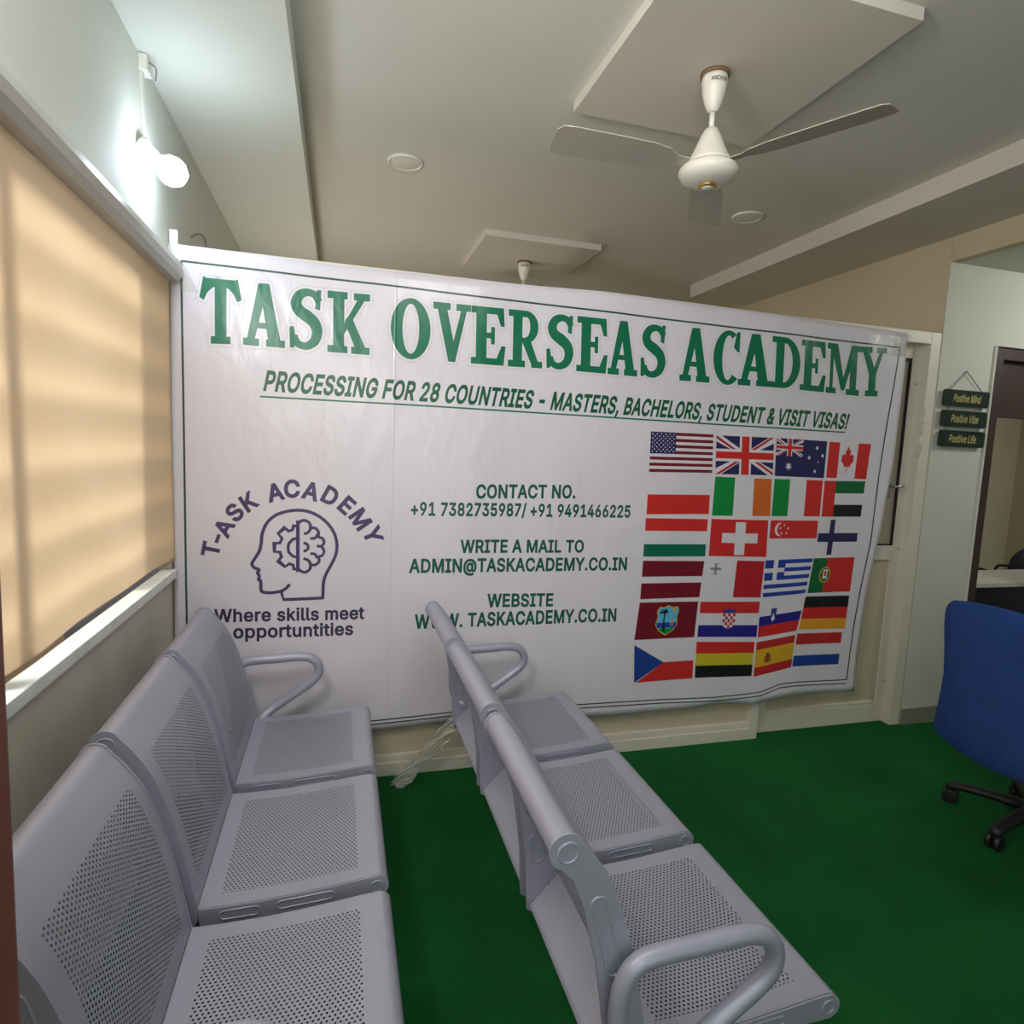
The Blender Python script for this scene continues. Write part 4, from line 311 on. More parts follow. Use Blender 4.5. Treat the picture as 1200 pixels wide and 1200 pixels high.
 ('flag_01','vinyl_white',3,[[7391,8233,7400,8221,7413,8212,7401,8204,7392,8192,7382,8204,7369,8212,7382,8221],[7508,8234,7518,8222,7530,8213,7518,8204,7508,8192,7499,8204,7486,8212,7499,8222],[7625,8234,7634,8222,7648,8213,7634,8204,7625,8192,7616,8204,7603,8213,7615,8222],[7742,8234,7752,8222,7764,8214,7752,8204,7742,8192,7733,8204,7720,8214,7732,8222],[7859,8234,7868,8222,7881,8214,7869,8205,7860,8193,7850,8205,7836,8214,7850,8222],[7976,8234,7985,8223,7998,8214,7986,8206,7976,8194,7966,8206,7954,8214,7966,8223],[7450,8180,7460,8168,7473,8159,7460,8151,7451,8138,7442,8151,7428,8159,7441,8168],[7567,8181,7577,8168,7590,8160,7577,8151,7568,8139,7558,8151,7546,8159,7558,8168],[7684,8181,7694,8169,7706,8161,7694,8152,7685,8139,7675,8152,7662,8160,7675,8169],[7801,8182,7810,8169,7824,8161,7811,8152,7802,8140,7792,8152,7780,8161,7792,8169],[7918,8182,7928,8170,7940,8161,7928,8152,7919,8141,7909,8152,7896,8161,7909,8170],[7392,8126,7402,8115,7415,8106,7402,8097,7393,8085,7383,8097,7370,8106,7383,8114],[7510,8127,7519,8116,7532,8106,7520,8098,7510,8086,7500,8098,7488,8106,7500,8115],[7627,8128,7636,8116,7649,8107,7637,8098,7627,8086,7618,8098,7604,8107,7618,8116],[7744,8128,7753,8116,7766,8108,7754,8098,7744,8087,7734,8098,7722,8108,7734,8116],[7860,8128,7870,8116,7883,8108,7870,8099,7862,8088,7852,8099,7839,8108,7852,8116],[7978,8129,7988,8117,8000,8108,7988,8099,7978,8088,7969,8099,7956,8108,7968,8117],[7452,8074,7462,8062,7474,8053,7462,8044,7452,8032,7443,8044,7430,8053,7442,8062],[7569,8074,7578,8062,7592,8054,7579,8045,7570,8033,7560,8045,7547,8054,7560,8062],[7686,8075,7696,8063,7708,8054,7696,8046,7687,8034,7677,8046,7664,8054,7677,8063],[7803,8076,7812,8064,7826,8055,7813,8046,7804,8034,7794,8046,7781,8054,7794,8064],[7920,8076,7930,8064,7943,8056,7930,8046,7921,8034,7912,8046,7899,8055,7911,8064],[7394,8020,7403,8008,7416,8000,7404,7991,7395,7979,7385,7991,7372,8000,7385,8008],[7511,8021,7520,8009,7534,8000,7521,7992,7512,7980,7502,7992,7489,8000,7502,8009],[7628,8022,7638,8010,7651,8001,7638,7992,7629,7980,7620,7992,7607,8000,7619,8010],[7746,8022,7755,8010,7768,8002,7756,7992,7746,7981,7736,7992,7724,8002,7736,8010],[7862,8022,7872,8011,7886,8002,7872,7994,7864,7982,7854,7993,7841,8002,7854,8011],[7980,8024,7990,8012,8002,8003,7990,7994,7980,7982,7971,7994,7958,8002,7970,8012],[7454,7968,7463,7956,7476,7947,7463,7938,7454,7926,7444,7938,7432,7946,7444,7956],[7570,7968,7580,7956,7593,7948,7580,7938,7571,7926,7562,7938,7548,7948,7562,7956],[7688,7969,7698,7957,7710,7948,7698,7940,7688,7928,7679,7940,7666,7948,7678,7957],[7805,7970,7814,7958,7827,7949,7815,7940,7806,7928,7796,7940,7783,7948,7796,7958],[7922,7970,7932,7958,7945,7950,7932,7941,7923,7929,7914,7940,7900,7950,7913,7958],[7396,7914,7405,7902,7418,7894,7405,7884,7396,7872,7386,7884,7373,7893,7386,7902],[7512,7914,7522,7903,7536,7894,7522,7885,7514,7874,7504,7885,7490,7894,7504,7902],[7630,7916,7640,7904,7652,7895,7640,7886,7630,7874,7621,7886,7608,7894,7621,7904],[7748,7916,7757,7904,7770,7896,7758,7887,7748,7875,7738,7886,7726,7896,7738,7904],[7864,7917,7874,7905,7887,7896,7874,7887,7866,7876,7856,7887,7843,7896,7856,7905],[7982,7917,7992,7906,8004,7897,7992,7889,7983,7876,7973,7888,7960,7897,7973,7906],[7455,7861,7464,7850,7478,7840,7464,7832,7456,7820,7446,7832,7432,7840,7446,7849],[7572,7862,7582,7850,7595,7842,7582,7832,7573,7820,7563,7832,7550,7841,7563,7850],[7690,7862,7699,7851,7712,7842,7700,7834,7690,7822,7680,7833,7668,7842,7680,7851],[7807,7864,7816,7852,7830,7843,7817,7834,7808,7822,7798,7834,7785,7842,7798,7852],[7924,7864,7934,7852,7947,7844,7934,7835,7925,7823,7916,7835,7902,7844,7915,7852],[7396,7808,7406,7796,7420,7787,7406,7778,7398,7766,7388,7778,7375,7786,7388,7796],[7514,7808,7524,7796,7537,7788,7524,7779,7515,7767,7505,7779,7492,7788,7505,7796],[7632,7810,7642,7798,7654,7789,7642,7780,7632,7768,7622,7780,7610,7788,7622,7798],[7749,7810,7759,7798,7772,7790,7759,7781,7750,7769,7740,7780,7728,7790,7740,7798],[7866,7811,7876,7799,7890,7790,7877,7782,7867,7770,7858,7782,7845,7790,7857,7799],[7984,7812,7994,7800,8007,7792,7994,7782,7985,7770,7976,7782,7962,7791,7975,7800]]),
 ('flag_02','vinyl_white',0,[[9192,8256,10878,8263,10933,7288,9235,7278]]),
 ('flag_02','flag_navy',1,[[9192,8256,10878,8263,10933,7288,9235,7278]]),
 ('flag_02','vinyl_white',2,[[9192,8256,9344,8256,10056,7852,10059,7771,9984,7770,9198,8109],[10878,8263,10727,8262,10056,7852,10059,7771,10136,7772,10886,8117],[9235,7278,9388,7278,10064,7690,10059,7771,9984,7770,9228,7425],[10933,7288,10780,7288,10064,7690,10059,7771,10136,7772,10924,7435]]),
 ('flag_02','flag_crimson',3,[[9192,8256,9194,8187,9767,7867,9886,7868],[10878,8263,10769,8262,10188,7909,10306,7909],[10933,7288,10929,7356,10352,7675,10234,7674],[9235,7278,9346,7278,9931,7634,9812,7633]]),
 ('flag_02','vinyl_white',4,[[9866,8258,10204,8260,10254,7284,9914,7282],[9206,7923,10897,7932,10914,7620,9220,7610]]),
 ('flag_02','flag_red',5,[[9926,8259,10144,8260,10194,7284,9974,7282],[9210,7854,10900,7864,10910,7688,9218,7678]]),
 ('flag_03','vinyl_white',0,[[10960,8266,12582,8248,12570,7262,10994,7278]]),
 ('flag_03','flag_navy',1,[[10960,8266,12582,8248,12570,7262,10994,7278]]),
 ('flag_03','flag_navy',2,[[10960,8266,11820,8257,11824,7802,10976,7812]]),
 ('flag_03','vinyl_white',3,[[10960,8266,11037,8266,11394,8072,11395,8034,11356,8035,10962,8198],[11820,8257,11742,8258,11394,8072,11395,8034,11434,8034,11820,8189],[10976,7812,11052,7811,11396,7997,11395,8034,11356,8035,10973,7880],[11824,7802,11748,7804,11396,7997,11395,8034,11434,8034,11824,7871],[11403,7669,11426,7587,11498,7620,11452,7552,11522,7510,11444,7508,11460,7424,11406,7489,11356,7425,11369,7508,11290,7513,11359,7552,11311,7622,11384,7587],[12274,8116,12286,8082,12318,8092,12301,8061,12328,8040,12296,8035,12298,7999,12274,8024,12249,8000,12252,8036,12219,8042,12246,8062,12230,8093,12262,8082],[12040,7852,12052,7818,12084,7829,12068,7797,12095,7776,12062,7772,12065,7735,12040,7760,12017,7736,12018,7772,11986,7778,12013,7798,11997,7829,12028,7818],[12466,7916,12478,7882,12510,7893,12492,7862,12520,7841,12487,7836,12489,7800,12465,7824,12441,7800,12443,7836,12410,7842,12438,7862,12422,7894,12454,7883],[12336,7722,12343,7704,12360,7710,12351,7692,12366,7681,12348,7678,12349,7658,12336,7672,12322,7658,12324,7678,12306,7682,12321,7693,12312,7710,12330,7704],[12256,7494,12268,7460,12299,7471,12282,7440,12310,7419,12277,7414,12280,7378,12256,7402,12231,7378,12234,7415,12202,7420,12228,7440,12212,7472,12244,7461]]),
 ('flag_03','flag_crimson',4,[[10960,8266,10961,8235,11248,8082,11308,8081],[11820,8257,11764,8258,11462,8098,11522,8096],[11824,7802,11824,7834,11541,7988,11481,7988],[10976,7812,11030,7811,11328,7972,11268,7972]]),
 ('flag_03','vinyl_white',5,[[11304,8263,11476,8261,11484,7806,11315,7808],[10965,8112,11822,8102,11822,7957,10970,7966]]),
 ('flag_03','flag_red',6,[[11334,8262,11446,8261,11455,7806,11344,7808],[10966,8080,11822,8070,11822,7989,10969,7998]]),
 ('flag_04','vinyl_white',0,[[12654,8238,14048,8232,14006,7268,12648,7278]]),
 ('flag_04','flag_red',1,[[12654,8238,13010,8236,12994,7275,12648,7278],[13630,8234,14048,8232,14006,7268,13598,7271],[13314,8163,13354,8032,13398,8056,13380,7884,13439,7950,13458,7892,13524,7909,13492,7802,13526,7761,13409,7631,13421,7574,13315,7598,13307,7410,13285,7410,13287,7599,13179,7575,13194,7632,13083,7764,13120,7804,13093,7910,13157,7894,13180,7951,13236,7886,13225,8057,13268,8032]]),
 ('flag_05','vinyl_white',0,[[7348,7224,9112,7237,9134,6246,7347,6226]]),
 ('flag_05','flag_red',1,[[7348,6720,9123,6737,9134,6246,7347,6226]]),
 ('flag_06','vinyl_white',0,[[9241,7210,10912,7192,10958,6216,9229,6210]]),
 ('flag_06','flag_green',1,[[9241,7210,9818,7204,9826,6212,9229,6210]]),
 ('flag_06','flag_orange',1,[[10378,7198,10912,7192,10958,6216,10406,6214]]),
 ('flag_07','vinyl_white',0,[[11002,7202,12546,7196,12538,6225,11004,6216]]),
 ('flag_07','flag_green',1,[[11002,7202,11504,7200,11502,6219,11004,6216]]),
 ('flag_07','flag_red',1,[[12028,7198,12546,7196,12538,6225,12024,6222]]),
 ('flag_08','vinyl_white',0,[[12610,7192,13988,7208,13946,6226,12603,6219]]),
 ('flag_08','flag_red',1,[[12610,7192,12996,7196,12979,6221,12603,6219]]),
 ('flag_08','flag_dark_green',1,[[12996,7196,13988,7208,13974,6869,12990,6860]]),
 ('flag_08','flag_black',1,[[12985,6548,13960,6555,13946,6226,12979,6221]]),
 ('flag_09','vinyl_white',0,[[7340,6130,9124,6115,9122,5147,7336,5160]]),
 ('flag_09','flag_red',1,[[7340,6130,9124,6115,9123,5800,7340,5814]]),
 ('flag_09','flag_teal',1,[[7338,5475,9122,5462,9122,5147,7336,5160]]),
 ('flag_10','vinyl_white',0,[[9222,6122,10917,6106,10956,5120,9228,5158]]),
 ('flag_10','flag_red',1,[[9222,6122,10917,6106,10956,5120,9228,5158]]),
 ('flag_10','vinyl_white',2,[[9944,6047,10241,6044,10264,5174,9961,5181],[9566,5761,10632,5746,10642,5485,9569,5504]]),
 ('flag_11','vinyl_white',0,[[11000,6106,12504,6106,12499,5168,10998,5146]]),
 ('flag_11','flag_red',1,[[11000,6106,12504,6106,12502,5628,10999,5616]]),
 ('flag_11','vinyl_white',2,[[11458,5863,11446,5794,11412,5734,11360,5695,11300,5681,11240,5694,11188,5734,11154,5792,11142,5862,11154,5932,11189,5990,11240,6030,11300,6044,11361,6030,11412,5991,11446,5933]]),
 ('flag_11','flag_red',3,[[11518,5863,11506,5800,11474,5745,11425,5708,11368,5696,11310,5708,11262,5744,11229,5798,11218,5862,11229,5926,11262,5980,11311,6017,11368,6030,11426,6017,11474,5981,11507,5927]]),
 ('flag_11','vinyl_white',4,[[11436,6020,11446,5992,11476,5990,11453,5972,11460,5942,11436,5960,11411,5942,11419,5972,11396,5990,11426,5992],[11314,5938,11324,5910,11354,5908,11331,5889,11338,5860,11314,5876,11289,5860,11297,5889,11274,5908,11304,5909],[11360,5804,11370,5776,11400,5775,11377,5756,11385,5726,11360,5744,11336,5726,11344,5756,11320,5774,11350,5776],[11510,5805,11521,5776,11550,5776,11527,5756,11535,5728,11510,5744,11486,5728,11494,5756,11470,5775,11500,5776],[11558,5938,11568,5910,11598,5909,11574,5890,11582,5861,11557,5878,11533,5860,11540,5890,11517,5908,11547,5910]]),
 ('flag_12','vinyl_white',0,[[12565,6133,13907,6145,13880,5160,12515,5168]]),
 ('flag_12','flag_navy',1,[[12927,6136,13095,6138,13054,5165,12884,5166],[12546,5766,13896,5770,13890,5524,12534,5525]]),
 ('flag_13','vinyl_white',0,[[7343,5056,9111,5020,9049,4072,7332,4072]]),
 ('flag_13','flag_maroon',1,[[7343,5056,9111,5020,9086,4626,7339,4648],[7337,4476,9074,4460,9049,4072,7332,4072]]),
 ('flag_14','vinyl_white',0,[[9214,5064,10922,5003,10898,4018,9170,4075]]),
 ('flag_14','flag_crimson',1,[[10076,5033,10922,5003,10898,4018,10043,4046]]),
 ('flag_14','emblem_grey',2,[[9440,4956,9492,4955,9480,4658,9428,4660],[9299,4852,9624,4842,9622,4787,9296,4798],[9390,4958,9440,4956,9440,4942,9388,4944],[9378,4677,9429,4675,9428,4660,9376,4662],[9492,4955,9543,4953,9542,4938,9492,4940],[9480,4673,9532,4672,9531,4656,9480,4658]]),
 ('flag_14','emblem_grey',3,[[9529,4815,9523,4792,9507,4774,9484,4762,9458,4758,9432,4764,9410,4777,9396,4797,9392,4820,9398,4842,9414,4861,9436,4873,9463,4876,9489,4871,9510,4858,9524,4838]]),
 ('flag_15','vinyl_white',0,[[10950,5028,12446,5075,12300,4110,10966,4022]]),
 ('flag_15','flag_blue',1,[[11578,5048,12446,5075,12430,4968,11572,4938],[11566,4828,12414,4860,12397,4754,11561,4718],[11555,4608,12381,4646,12364,4539,11549,4498],[10960,4358,12348,4432,12332,4324,10962,4246],[10964,4134,12316,4217,12300,4110,10966,4022]]),
 ('flag_15','flag_blue',2,[[10950,5028,11219,5037,11216,4815,10953,4805],[11354,5042,11593,5048,11581,4829,11348,4820],[10956,4682,11214,4693,11212,4482,10959,4470],[11344,4698,11574,4708,11564,4500,11338,4488]]),
 ('flag_16','vinyl_white',0,[[12478,5075,13872,5091,13834,4114,12371,4108]]),
 ('flag_16','flag_dark_green',1,[[12478,5075,12959,5080,12876,4110,12371,4108]]),
 ('flag_16','flag_red',1,[[12959,5080,13872,5091,13834,4114,12876,4110]]),
 ('flag_16','flag_gold',2,[[13090,4616,13068,4530,13021,4458,12954,4409,12878,4392,12805,4408,12746,4456,12712,4528,12705,4613,12728,4698,12776,4771,12842,4820,12917,4838,12988,4822,13046,4774,13082,4702]]),
 ('flag_16','flag_dark_green',3,[[13058,4616,13040,4544,13000,4482,12944,4440,12881,4426,12820,4440,12772,4480,12743,4541,12738,4614,12756,4686,12797,4748,12852,4789,12914,4804,12974,4790,13022,4750,13051,4688]]),
 ('flag_16','vinyl_white',4,[[12840,4760,12995,4761,12974,4499,12816,4498]]),
 ('flag_16','flag_red',5,[[12878,4712,12948,4712,12937,4576,12866,4576]]),
 ('flag_17','vinyl_white',0,[[7325,3985,9023,3957,8973,3010,7237,3023]]),
 ('flag_17','flag_maroon',1,[[7325,3985,9023,3957,8973,3010,7237,3023]]),
 ('flag_17','flag_gold',2,[[7910,3860,8028,3840,8168,3894,8300,3836,8438,3852,8481,3728,8429,3586,8458,3376,8345,3224,8111,3093,7896,3229,7804,3383,7864,3593,7832,3737]]),
 ('flag_17','emblem_sky',3,[[7926,3834,8036,3814,8166,3866,8290,3810,8417,3826,8457,3710,8408,3578,8436,3382,8330,3242,8112,3120,7913,3246,7827,3389,7883,3584,7854,3718]]),
 ('flag_17','flag_blue',4,[[7834,3440,8436,3433,8393,3300,7859,3306]]),
 ('flag_17','flag_green',4,[[7882,3267,8058,3313,8158,3264,8298,3301,8364,3262,8113,3126]]),
 ('flag_17','flag_black',5,[[8044,3706,8086,3704,8062,3494,8084,3208,8014,3189,8028,3495],[8034,3686,7964,3744,7902,3687,8026,3692,8094,3686],[8034,3686,7992,3798,7958,3759,8048,3720,8094,3686],[8034,3686,8037,3822,8045,3791,8083,3733,8094,3686],[8034,3686,8086,3802,8144,3764,8123,3723,8094,3686],[8034,3686,8111,3750,8196,3695,8144,3695,8094,3686],[8034,3686,8110,3696,8198,3621,8144,3666,8094,3686],[8034,3686,7962,3735,7899,3675,8024,3687,8094,3686]]),
 ('flag_17','flag_gold',5,[[8380,3758,8376,3740,8364,3724,8346,3714,8326,3711,8307,3715,8291,3726,8281,3741,8278,3760,8284,3777,8296,3793,8313,3803,8332,3806,8352,3802,8368,3792,8378,3776],[8254,3530,8280,3530,8266,3340,8240,3340],[8314,3530,8340,3530,8326,3339,8301,3339],[8226,3492,8362,3491,8362,3472,8224,3474]]),
 ('flag_18','vinyl_white',0,[[9095,3948,10894,3905,10876,2933,9066,3012]]),
 ('flag_18','flag_red',1,[[9095,3948,10894,3905,10888,3589,9086,3644]]),
 ('flag_18','flag_indigo',1,[[9076,3326,10882,3259,10876,2933,9066,3012]]),
 ('flag_18','vinyl_white',2,[[9780,3618,10167,3607,10160,3348,10086,3236,9958,3202,9833,3246,9772,3362]]),
 ('flag_18','flag_crimson',3,[[9788,3618,9864,3616,9862,3536,9786,3539],[9940,3614,10016,3611,10014,3532,9938,3534],[10091,3608,10167,3607,10165,3527,10090,3530],[9862,3536,9938,3534,9936,3455,9860,3458],[10014,3532,10090,3530,10088,3450,10012,3452],[9784,3461,9860,3458,9858,3379,9782,3382],[9936,3455,10012,3452,10010,3374,9934,3376],[10088,3450,10163,3448,10161,3368,10086,3370],[9858,3379,9934,3376,9932,3297,9856,3300],[10010,3374,10086,3370,10084,3292,10008,3294],[9932,3297,10008,3294,10006,3215,9930,3218]]),
 ('flag_18','emblem_blue',3,[[9780,3628,9810,3750,9880,3701,9972,3765,10061,3696,10143,3741,10167,3616]]),
 ('flag_19','vinyl_white',0,[[10924,3832,12313,3988,12128,3063,10915,2918]]),
 ('flag_19','flag_indigo',1,[[10920,3480,12242,3631,12189,3368,10918,3220]]),
 ('flag_19','flag_red',1,[[10918,3220,12189,3368,12128,3063,10915,2918]]),
 ('flag_19','emblem_blue',2,[[11276,3707,11445,3726,11424,3478,11329,3331,11260,3460]]),
 ('flag_19','vinyl_white',3,[[11278,3416,11347,3579,11401,3430,11330,3345]]),
 ('flag_20','vinyl_white',0,[[12326,4014,13831,3997,13788,3044,12204,3094]]),
 ('flag_20','flag_black',1,[[12326,4014,13831,3997,13817,3678,12285,3706]]),
 ('flag_20','flag_red',1,[[12285,3706,13817,3678,13802,3349,12242,3388]]),
 ('flag_20','flag_gold_orange',1,[[12242,3388,13802,3349,13788,3044,12204,3094]]),
 ('flag_21','vinyl_white',0,[[7246,2890,8984,2873,9000,1904,7302,1894]]),
 ('flag_21','flag_red',1,[[7352,1894,8116,2390,8992,2388,9000,1904]]),
 ('flag_21','flag_blue_mid',2,[[7246,2890,8116,2390,7302,1894]]),
 ('flag_22','vinyl_white',0,[[9055,2882,10835,2801,10804,1858,9070,1912]]),
 ('flag_22','flag_red',1,[[9055,2882,10835,2801,10825,2494,9060,2567]]),
 ('flag_22','flag_yellow',1,[[9060,2567,10825,2494,10814,2174,9066,2237]]),
 ('flag_22','flag_black',1,[[9066,2237,10814,2174,10804,1858,9070,1912]]),
 ('flag_23','vinyl_white',0,[[10898,2784,12100,2948,12055,2037,10868,1834]]),
 ('flag_23','flag_brick',1,[[10898,2784,12100,2948,12090,2738,10890,2566],[10875,2076,12066,2270,12055,2037,10868,1834]]),
 ('flag_23','flag_gold',1,[[10890,2566,12090,2738,12066,2270,10875,2076]]),
 ('flag_23','emblem_dark',2,[[11206,2396,11326,2414,11319,2228,11200,2208],[11166,2409,11189,2412,11182,2206,11158,2202],[11345,2436,11369,2440,11361,2234,11337,2230],[11322,2451,11317,2432,11304,2416,11287,2402,11266,2396,11246,2396,11228,2404,11218,2418,11214,2435,11218,2454,11231,2470,11249,2483,11269,2490,11290,2490,11307,2482,11318,2468]]),
 ('flag_23','flag_brick',3,[[11229,2362,11295,2372,11291,2260,11225,2250]]),
 ('flag_24','vinyl_white',0,[[12168,2980,13709,2942,13686,2014,12084,2056]]),
 ('flag_24','flag_brick',1,[[12168,2980,13709,2942,13701,2632,12140,2670]]),
 ('flag_24','flag_blue_mid',1,[[12112,2356,13694,2316,13686,2014,12084,2056]]),
]
PRINT_TEXT = [
 ('logo_lettering', 'logo_purple', 'T', (-0.4752, 1.0709), (0.01244, 0.06741), (-0.06062, 0.01343), 0, 'nat', 0.03),
 ('logo_lettering', 'logo_purple', '-', (-0.4547, 1.1125), (0.02143, 0.06472), (-0.05826, 0.02301), 0, 'nat', 0.03),
 ('logo_lettering', 'logo_purple', 'A', (-0.4279, 1.1518), (0.03068, 0.06032), (-0.05433, 0.03282), 0, 'nat', 0.03),
 ('logo_lettering', 'logo_purple', 'S', (-0.392, 1.2085), (0.04283, 0.05123), (-0.04605, 0.04558), 0, 'nat', 0.03),
 ('logo_lettering', 'logo_purple', 'K', (-0.3414, 1.2497), (0.05294, 0.03948), (-0.03536, 0.05614), 0, 'nat', 0.03),
 ('logo_lettering', 'logo_purple', 'A', (-0.2505, 1.2849), (0.06336, 0.01702), (-0.01486, 0.0669), 0, 'nat', 0.03),
 ('logo_lettering', 'logo_purple', 'C', (-0.1907, 1.2995), (0.06594, 0.00139), (-0.00044, 0.06942), 0, 'nat', 0.03),
 ('logo_lettering', 'logo_purple', 'A', (-0.1226, 1.2916), (0.06498, -0.01628), (0.0159, 0.0682), 0, 'nat', 0.03),
 ('logo_lettering', 'logo_purple', 'D', (-0.051, 1.2756), (0.05977, -0.03361), (0.03212, 0.06246), 0, 'nat', 0.03),
 ('logo_lettering', 'logo_purple', 'E', (0.0109, 1.24), (0.05131, -0.04805), (0.04576, 0.05327), 0, 'nat', 0.03),
 ('logo_lettering', 'logo_purple', 'M', (0.0636, 1.1864), (0.03958, -0.06007), (0.05727, 0.04059), 0, 'nat', 0.03),
 ('logo_lettering', 'logo_purple', 'Y', (0.1146, 1.1247), (0.02556, -0.06864), (0.06575, 0.02541), 0, 'nat', 0.03),
 ('subtitle_lettering', 'banner_green_dark', 'PROCESSING FOR 28 COUNTRIES - MASTERS, BACHELORS, STUDENT & VISIT VISAS!', (-0.3043, 1.7388), (2.93682, -0.01719), (0, 0.0765), 0.2, 'fit', 0.028),
 ('contact_lettering', 'text_green', 'CONTACT NO.', (0.6035, 1.3101), (0.4862, 0.0089), (0, 0.05944), 0, 'fit', 0.027),
 ('contact_lettering', 'text_green', '+91 7382735987/ +91 9491466225', (0.3107, 1.2282), (1.07218, 0.00103), (0, 0.05625), 0, 'fit', 0.027),
 ('contact_lettering', 'text_green', 'WRITE A MAIL TO', (0.5386, 1.0578), (0.61024, -0.00218), (0, 0.05668), 0, 'fit', 0.027),
 ('contact_lettering', 'text_green', 'ADMIN@TASKACADEMY.CO.IN', (0.3075, 0.9675), (1.07458, -0.00183), (0, 0.05972), 0, 'fit', 0.027),
 ('contact_lettering', 'text_green', 'WEBSITE', (0.6755, 0.7983), (0.32903, -0.00564), (0, 0.05938), 0, 'fit', 0.027),
 ('contact_lettering', 'text_green', 'WWW. TASKACADEMY.CO.IN', (0.3389, 0.7088), (1.00217, -0.00249), (0, 0.06191), 0, 'fit', 0.027),
 ('motto_lettering', 'motto_dark', 'Where skills meet', (-0.4965, 0.7694), (0.61267, -0.00886), (0, 0.05304), 0, 'fit', 0.024),
 ('motto_lettering', 'motto_dark', 'opportuntities', (-0.4227, 0.6963), (0.49196, -0.00648), (0, 0.05376), 0, 'fit', 0.024),
]
# ------------------------------------------------------------------ geometry helpers
class MB:
    """collects shapes into one mesh"""
    def __init__(self):
        self.bm = bmesh.new()
        self.uv = None
    def box(self, x0, y0, z0, x1, y1, z1, bevel=0.0, mi=0):
        b = bmesh.new()
        bmesh.ops.create_cube(b, size=1.0)
        for v in b.verts:
            v.co = Vector(((x0 + x1) / 2 + v.co.x * (x1 - x0), (y0 + y1) / 2 + v.co.y * (y1 - y0), (z0 + z1) / 2 + v.co.z * (z1 - z0)))
        if bevel:
            bmesh.ops.bevel(b, geom=list(b.edges), offset=bevel, segments=2, affect='EDGES', profile=0.7)
        self.merge(b, mi=mi)
        return self
    def merge(self, b, mat4=None, mi=0):
        mp = {}
        for v in b.verts:
            mp[v] = self.bm.verts.new(mat4 @ v.co if mat4 else v.co)
        for f in b.faces:
            try:
                nf = self.bm.faces.new([mp[v] for v in f.verts])
                nf.smooth = f.smooth
                nf.material_index = mi
            except ValueError:
                pass
        b.free()
    def tube(self, pts, r, n=12, closed=False, caps=True, squash=1.0):
        pts = [Vector(p) for p in pts]
        R = r if isinstance(r, (list, tuple)) else [r] * len(pts)
        rings = []
        up = None
        N = len(pts)
        for i, p in enumerate(pts):
            a = pts[i - 1] if (closed or i > 0) else pts[i]
            c = pts[(i + 1) % N] if (closed or i < N - 1) else pts[i]
            t = (c - a).normalized()
            if up is None:
                up = Vector((0, 0, 1)) if abs(t.z) < 0.9 else Vector((1, 0, 0))
            s = t.cross(up)
            if s.length < 1e-6:
                s = t.orthogonal()
            s.normalize()
            up = s.cross(t).normalized()
            rings.append([self.bm.verts.new(p + s * (R[i] * math.cos(2 * PI * k / n)) + up * (R[i] * squash * math.sin(2 * PI * k / n))) for k in range(n)])
        M_ = N if closed else N - 1
        for i in range(M_):
            A, B = rings[i], rings[(i + 1) % N]
            for k in range(n):
                f = self.bm.faces.new((A[k], A[(k + 1) % n], B[(k + 1) % n], B[k]))
                f.smooth = True
        if caps and not closed:
            self.bm.faces.new(list(reversed(rings[0])))
            self.bm.faces.new(rings[-1])
        return self
    def lathe(self, prof, c=(0, 0, 0), n=32, axis='Z', mi=0, smooth=True):
        c = Vector(c)
        rings = []
        for r, h in prof:
            ring = []
            for k in range(n):
                a = 2 * PI * k / n
                if axis == 'Z': p = Vector((r * math.cos(a), r * math.sin(a), h))
                elif axis == 'Y': p = Vector((r * math.cos(a), h, r * math.sin(a)))
                else: p = Vector((h, r * math.cos(a), r * math.sin(a)))
                ring.append(self.bm.verts.new(c + p))
            rings.append(ring)
        for A, B in zip(rings, rings[1:]):
            for k in range(n):
                f = self.bm.faces.new((A[k], A[(k + 1) % n], B[(k + 1) % n], B[k]))
                f.smooth = smooth
                f.material_index = mi
        for ring in (rings[0], rings[-1]):
            try:
                f = self.bm.faces.new(ring)
                f.material_index = mi
            except ValueError:
                pass
        return self
    def plate(self, poly, y0, y1):
        """polygon in the XZ plane extruded along Y"""
        A = [self.bm.verts.new((x, y0, z)) for x, z in poly]
        B = [self.bm.verts.new((x, y1, z)) for x, z in poly]
        n = len(poly)
        self.bm.faces.new(A)
        self.bm.faces.new(list(reversed(B)))
        for i in range(n):
            self.bm.faces.new((A[i], B[i], B[(i + 1) % n], A[(i + 1) % n]))
        return self
    def sheet(self, prof, y0, y1, ny=2, uv0=0.0):
        """profile of (x, z) points swept along Y, UV in metres"""
        if self.uv is None:
            self.uv = self.bm.loops.layers.uv.new('UVMap')
        s = [0.0]
        for a, b in zip(prof, prof[1:]):
            s.append(s[-1] + math.hypot(b[0] - a[0], b[1] - a[1]))
        V = [[self.bm.verts.new((x, y0 + (y1 - y0) * j / ny, z)) for j in range(ny + 1)] for x, z in prof]
        for i in range(len(prof) - 1):
            for j in range(ny):
                f = self.bm.faces.new((V[i][j], V[i + 1][j], V[i + 1][j + 1], V[i][j + 1]))
                f.smooth = True
                for lp, (ii, jj) in zip(f.loops, ((i, j), (i + 1, j), (i + 1, j + 1), (i, j + 1))):
                    lp[self.uv].uv = (s[ii] + uv0, (y1 - y0) * jj / ny)
        return self
    def build(self, name, materials, parent=None, loc=None, fix=True):
        if fix:
            bmesh.ops.recalc_face_normals(self.bm, faces=list(self.bm.faces))
        me = bpy.data.meshes.new(name)
        self.bm.to_mesh(me)
        self.bm.free()
        if not isinstance(materials, (list, tuple)):
            materials = [materials]
        for x in materials:
            me.materials.append(x)
        o = bpy.data.objects.new(name, me)
        COL.objects.link(o)
        if parent is not None:
            o.parent = parent
        if loc:
            o.location = loc
        return o

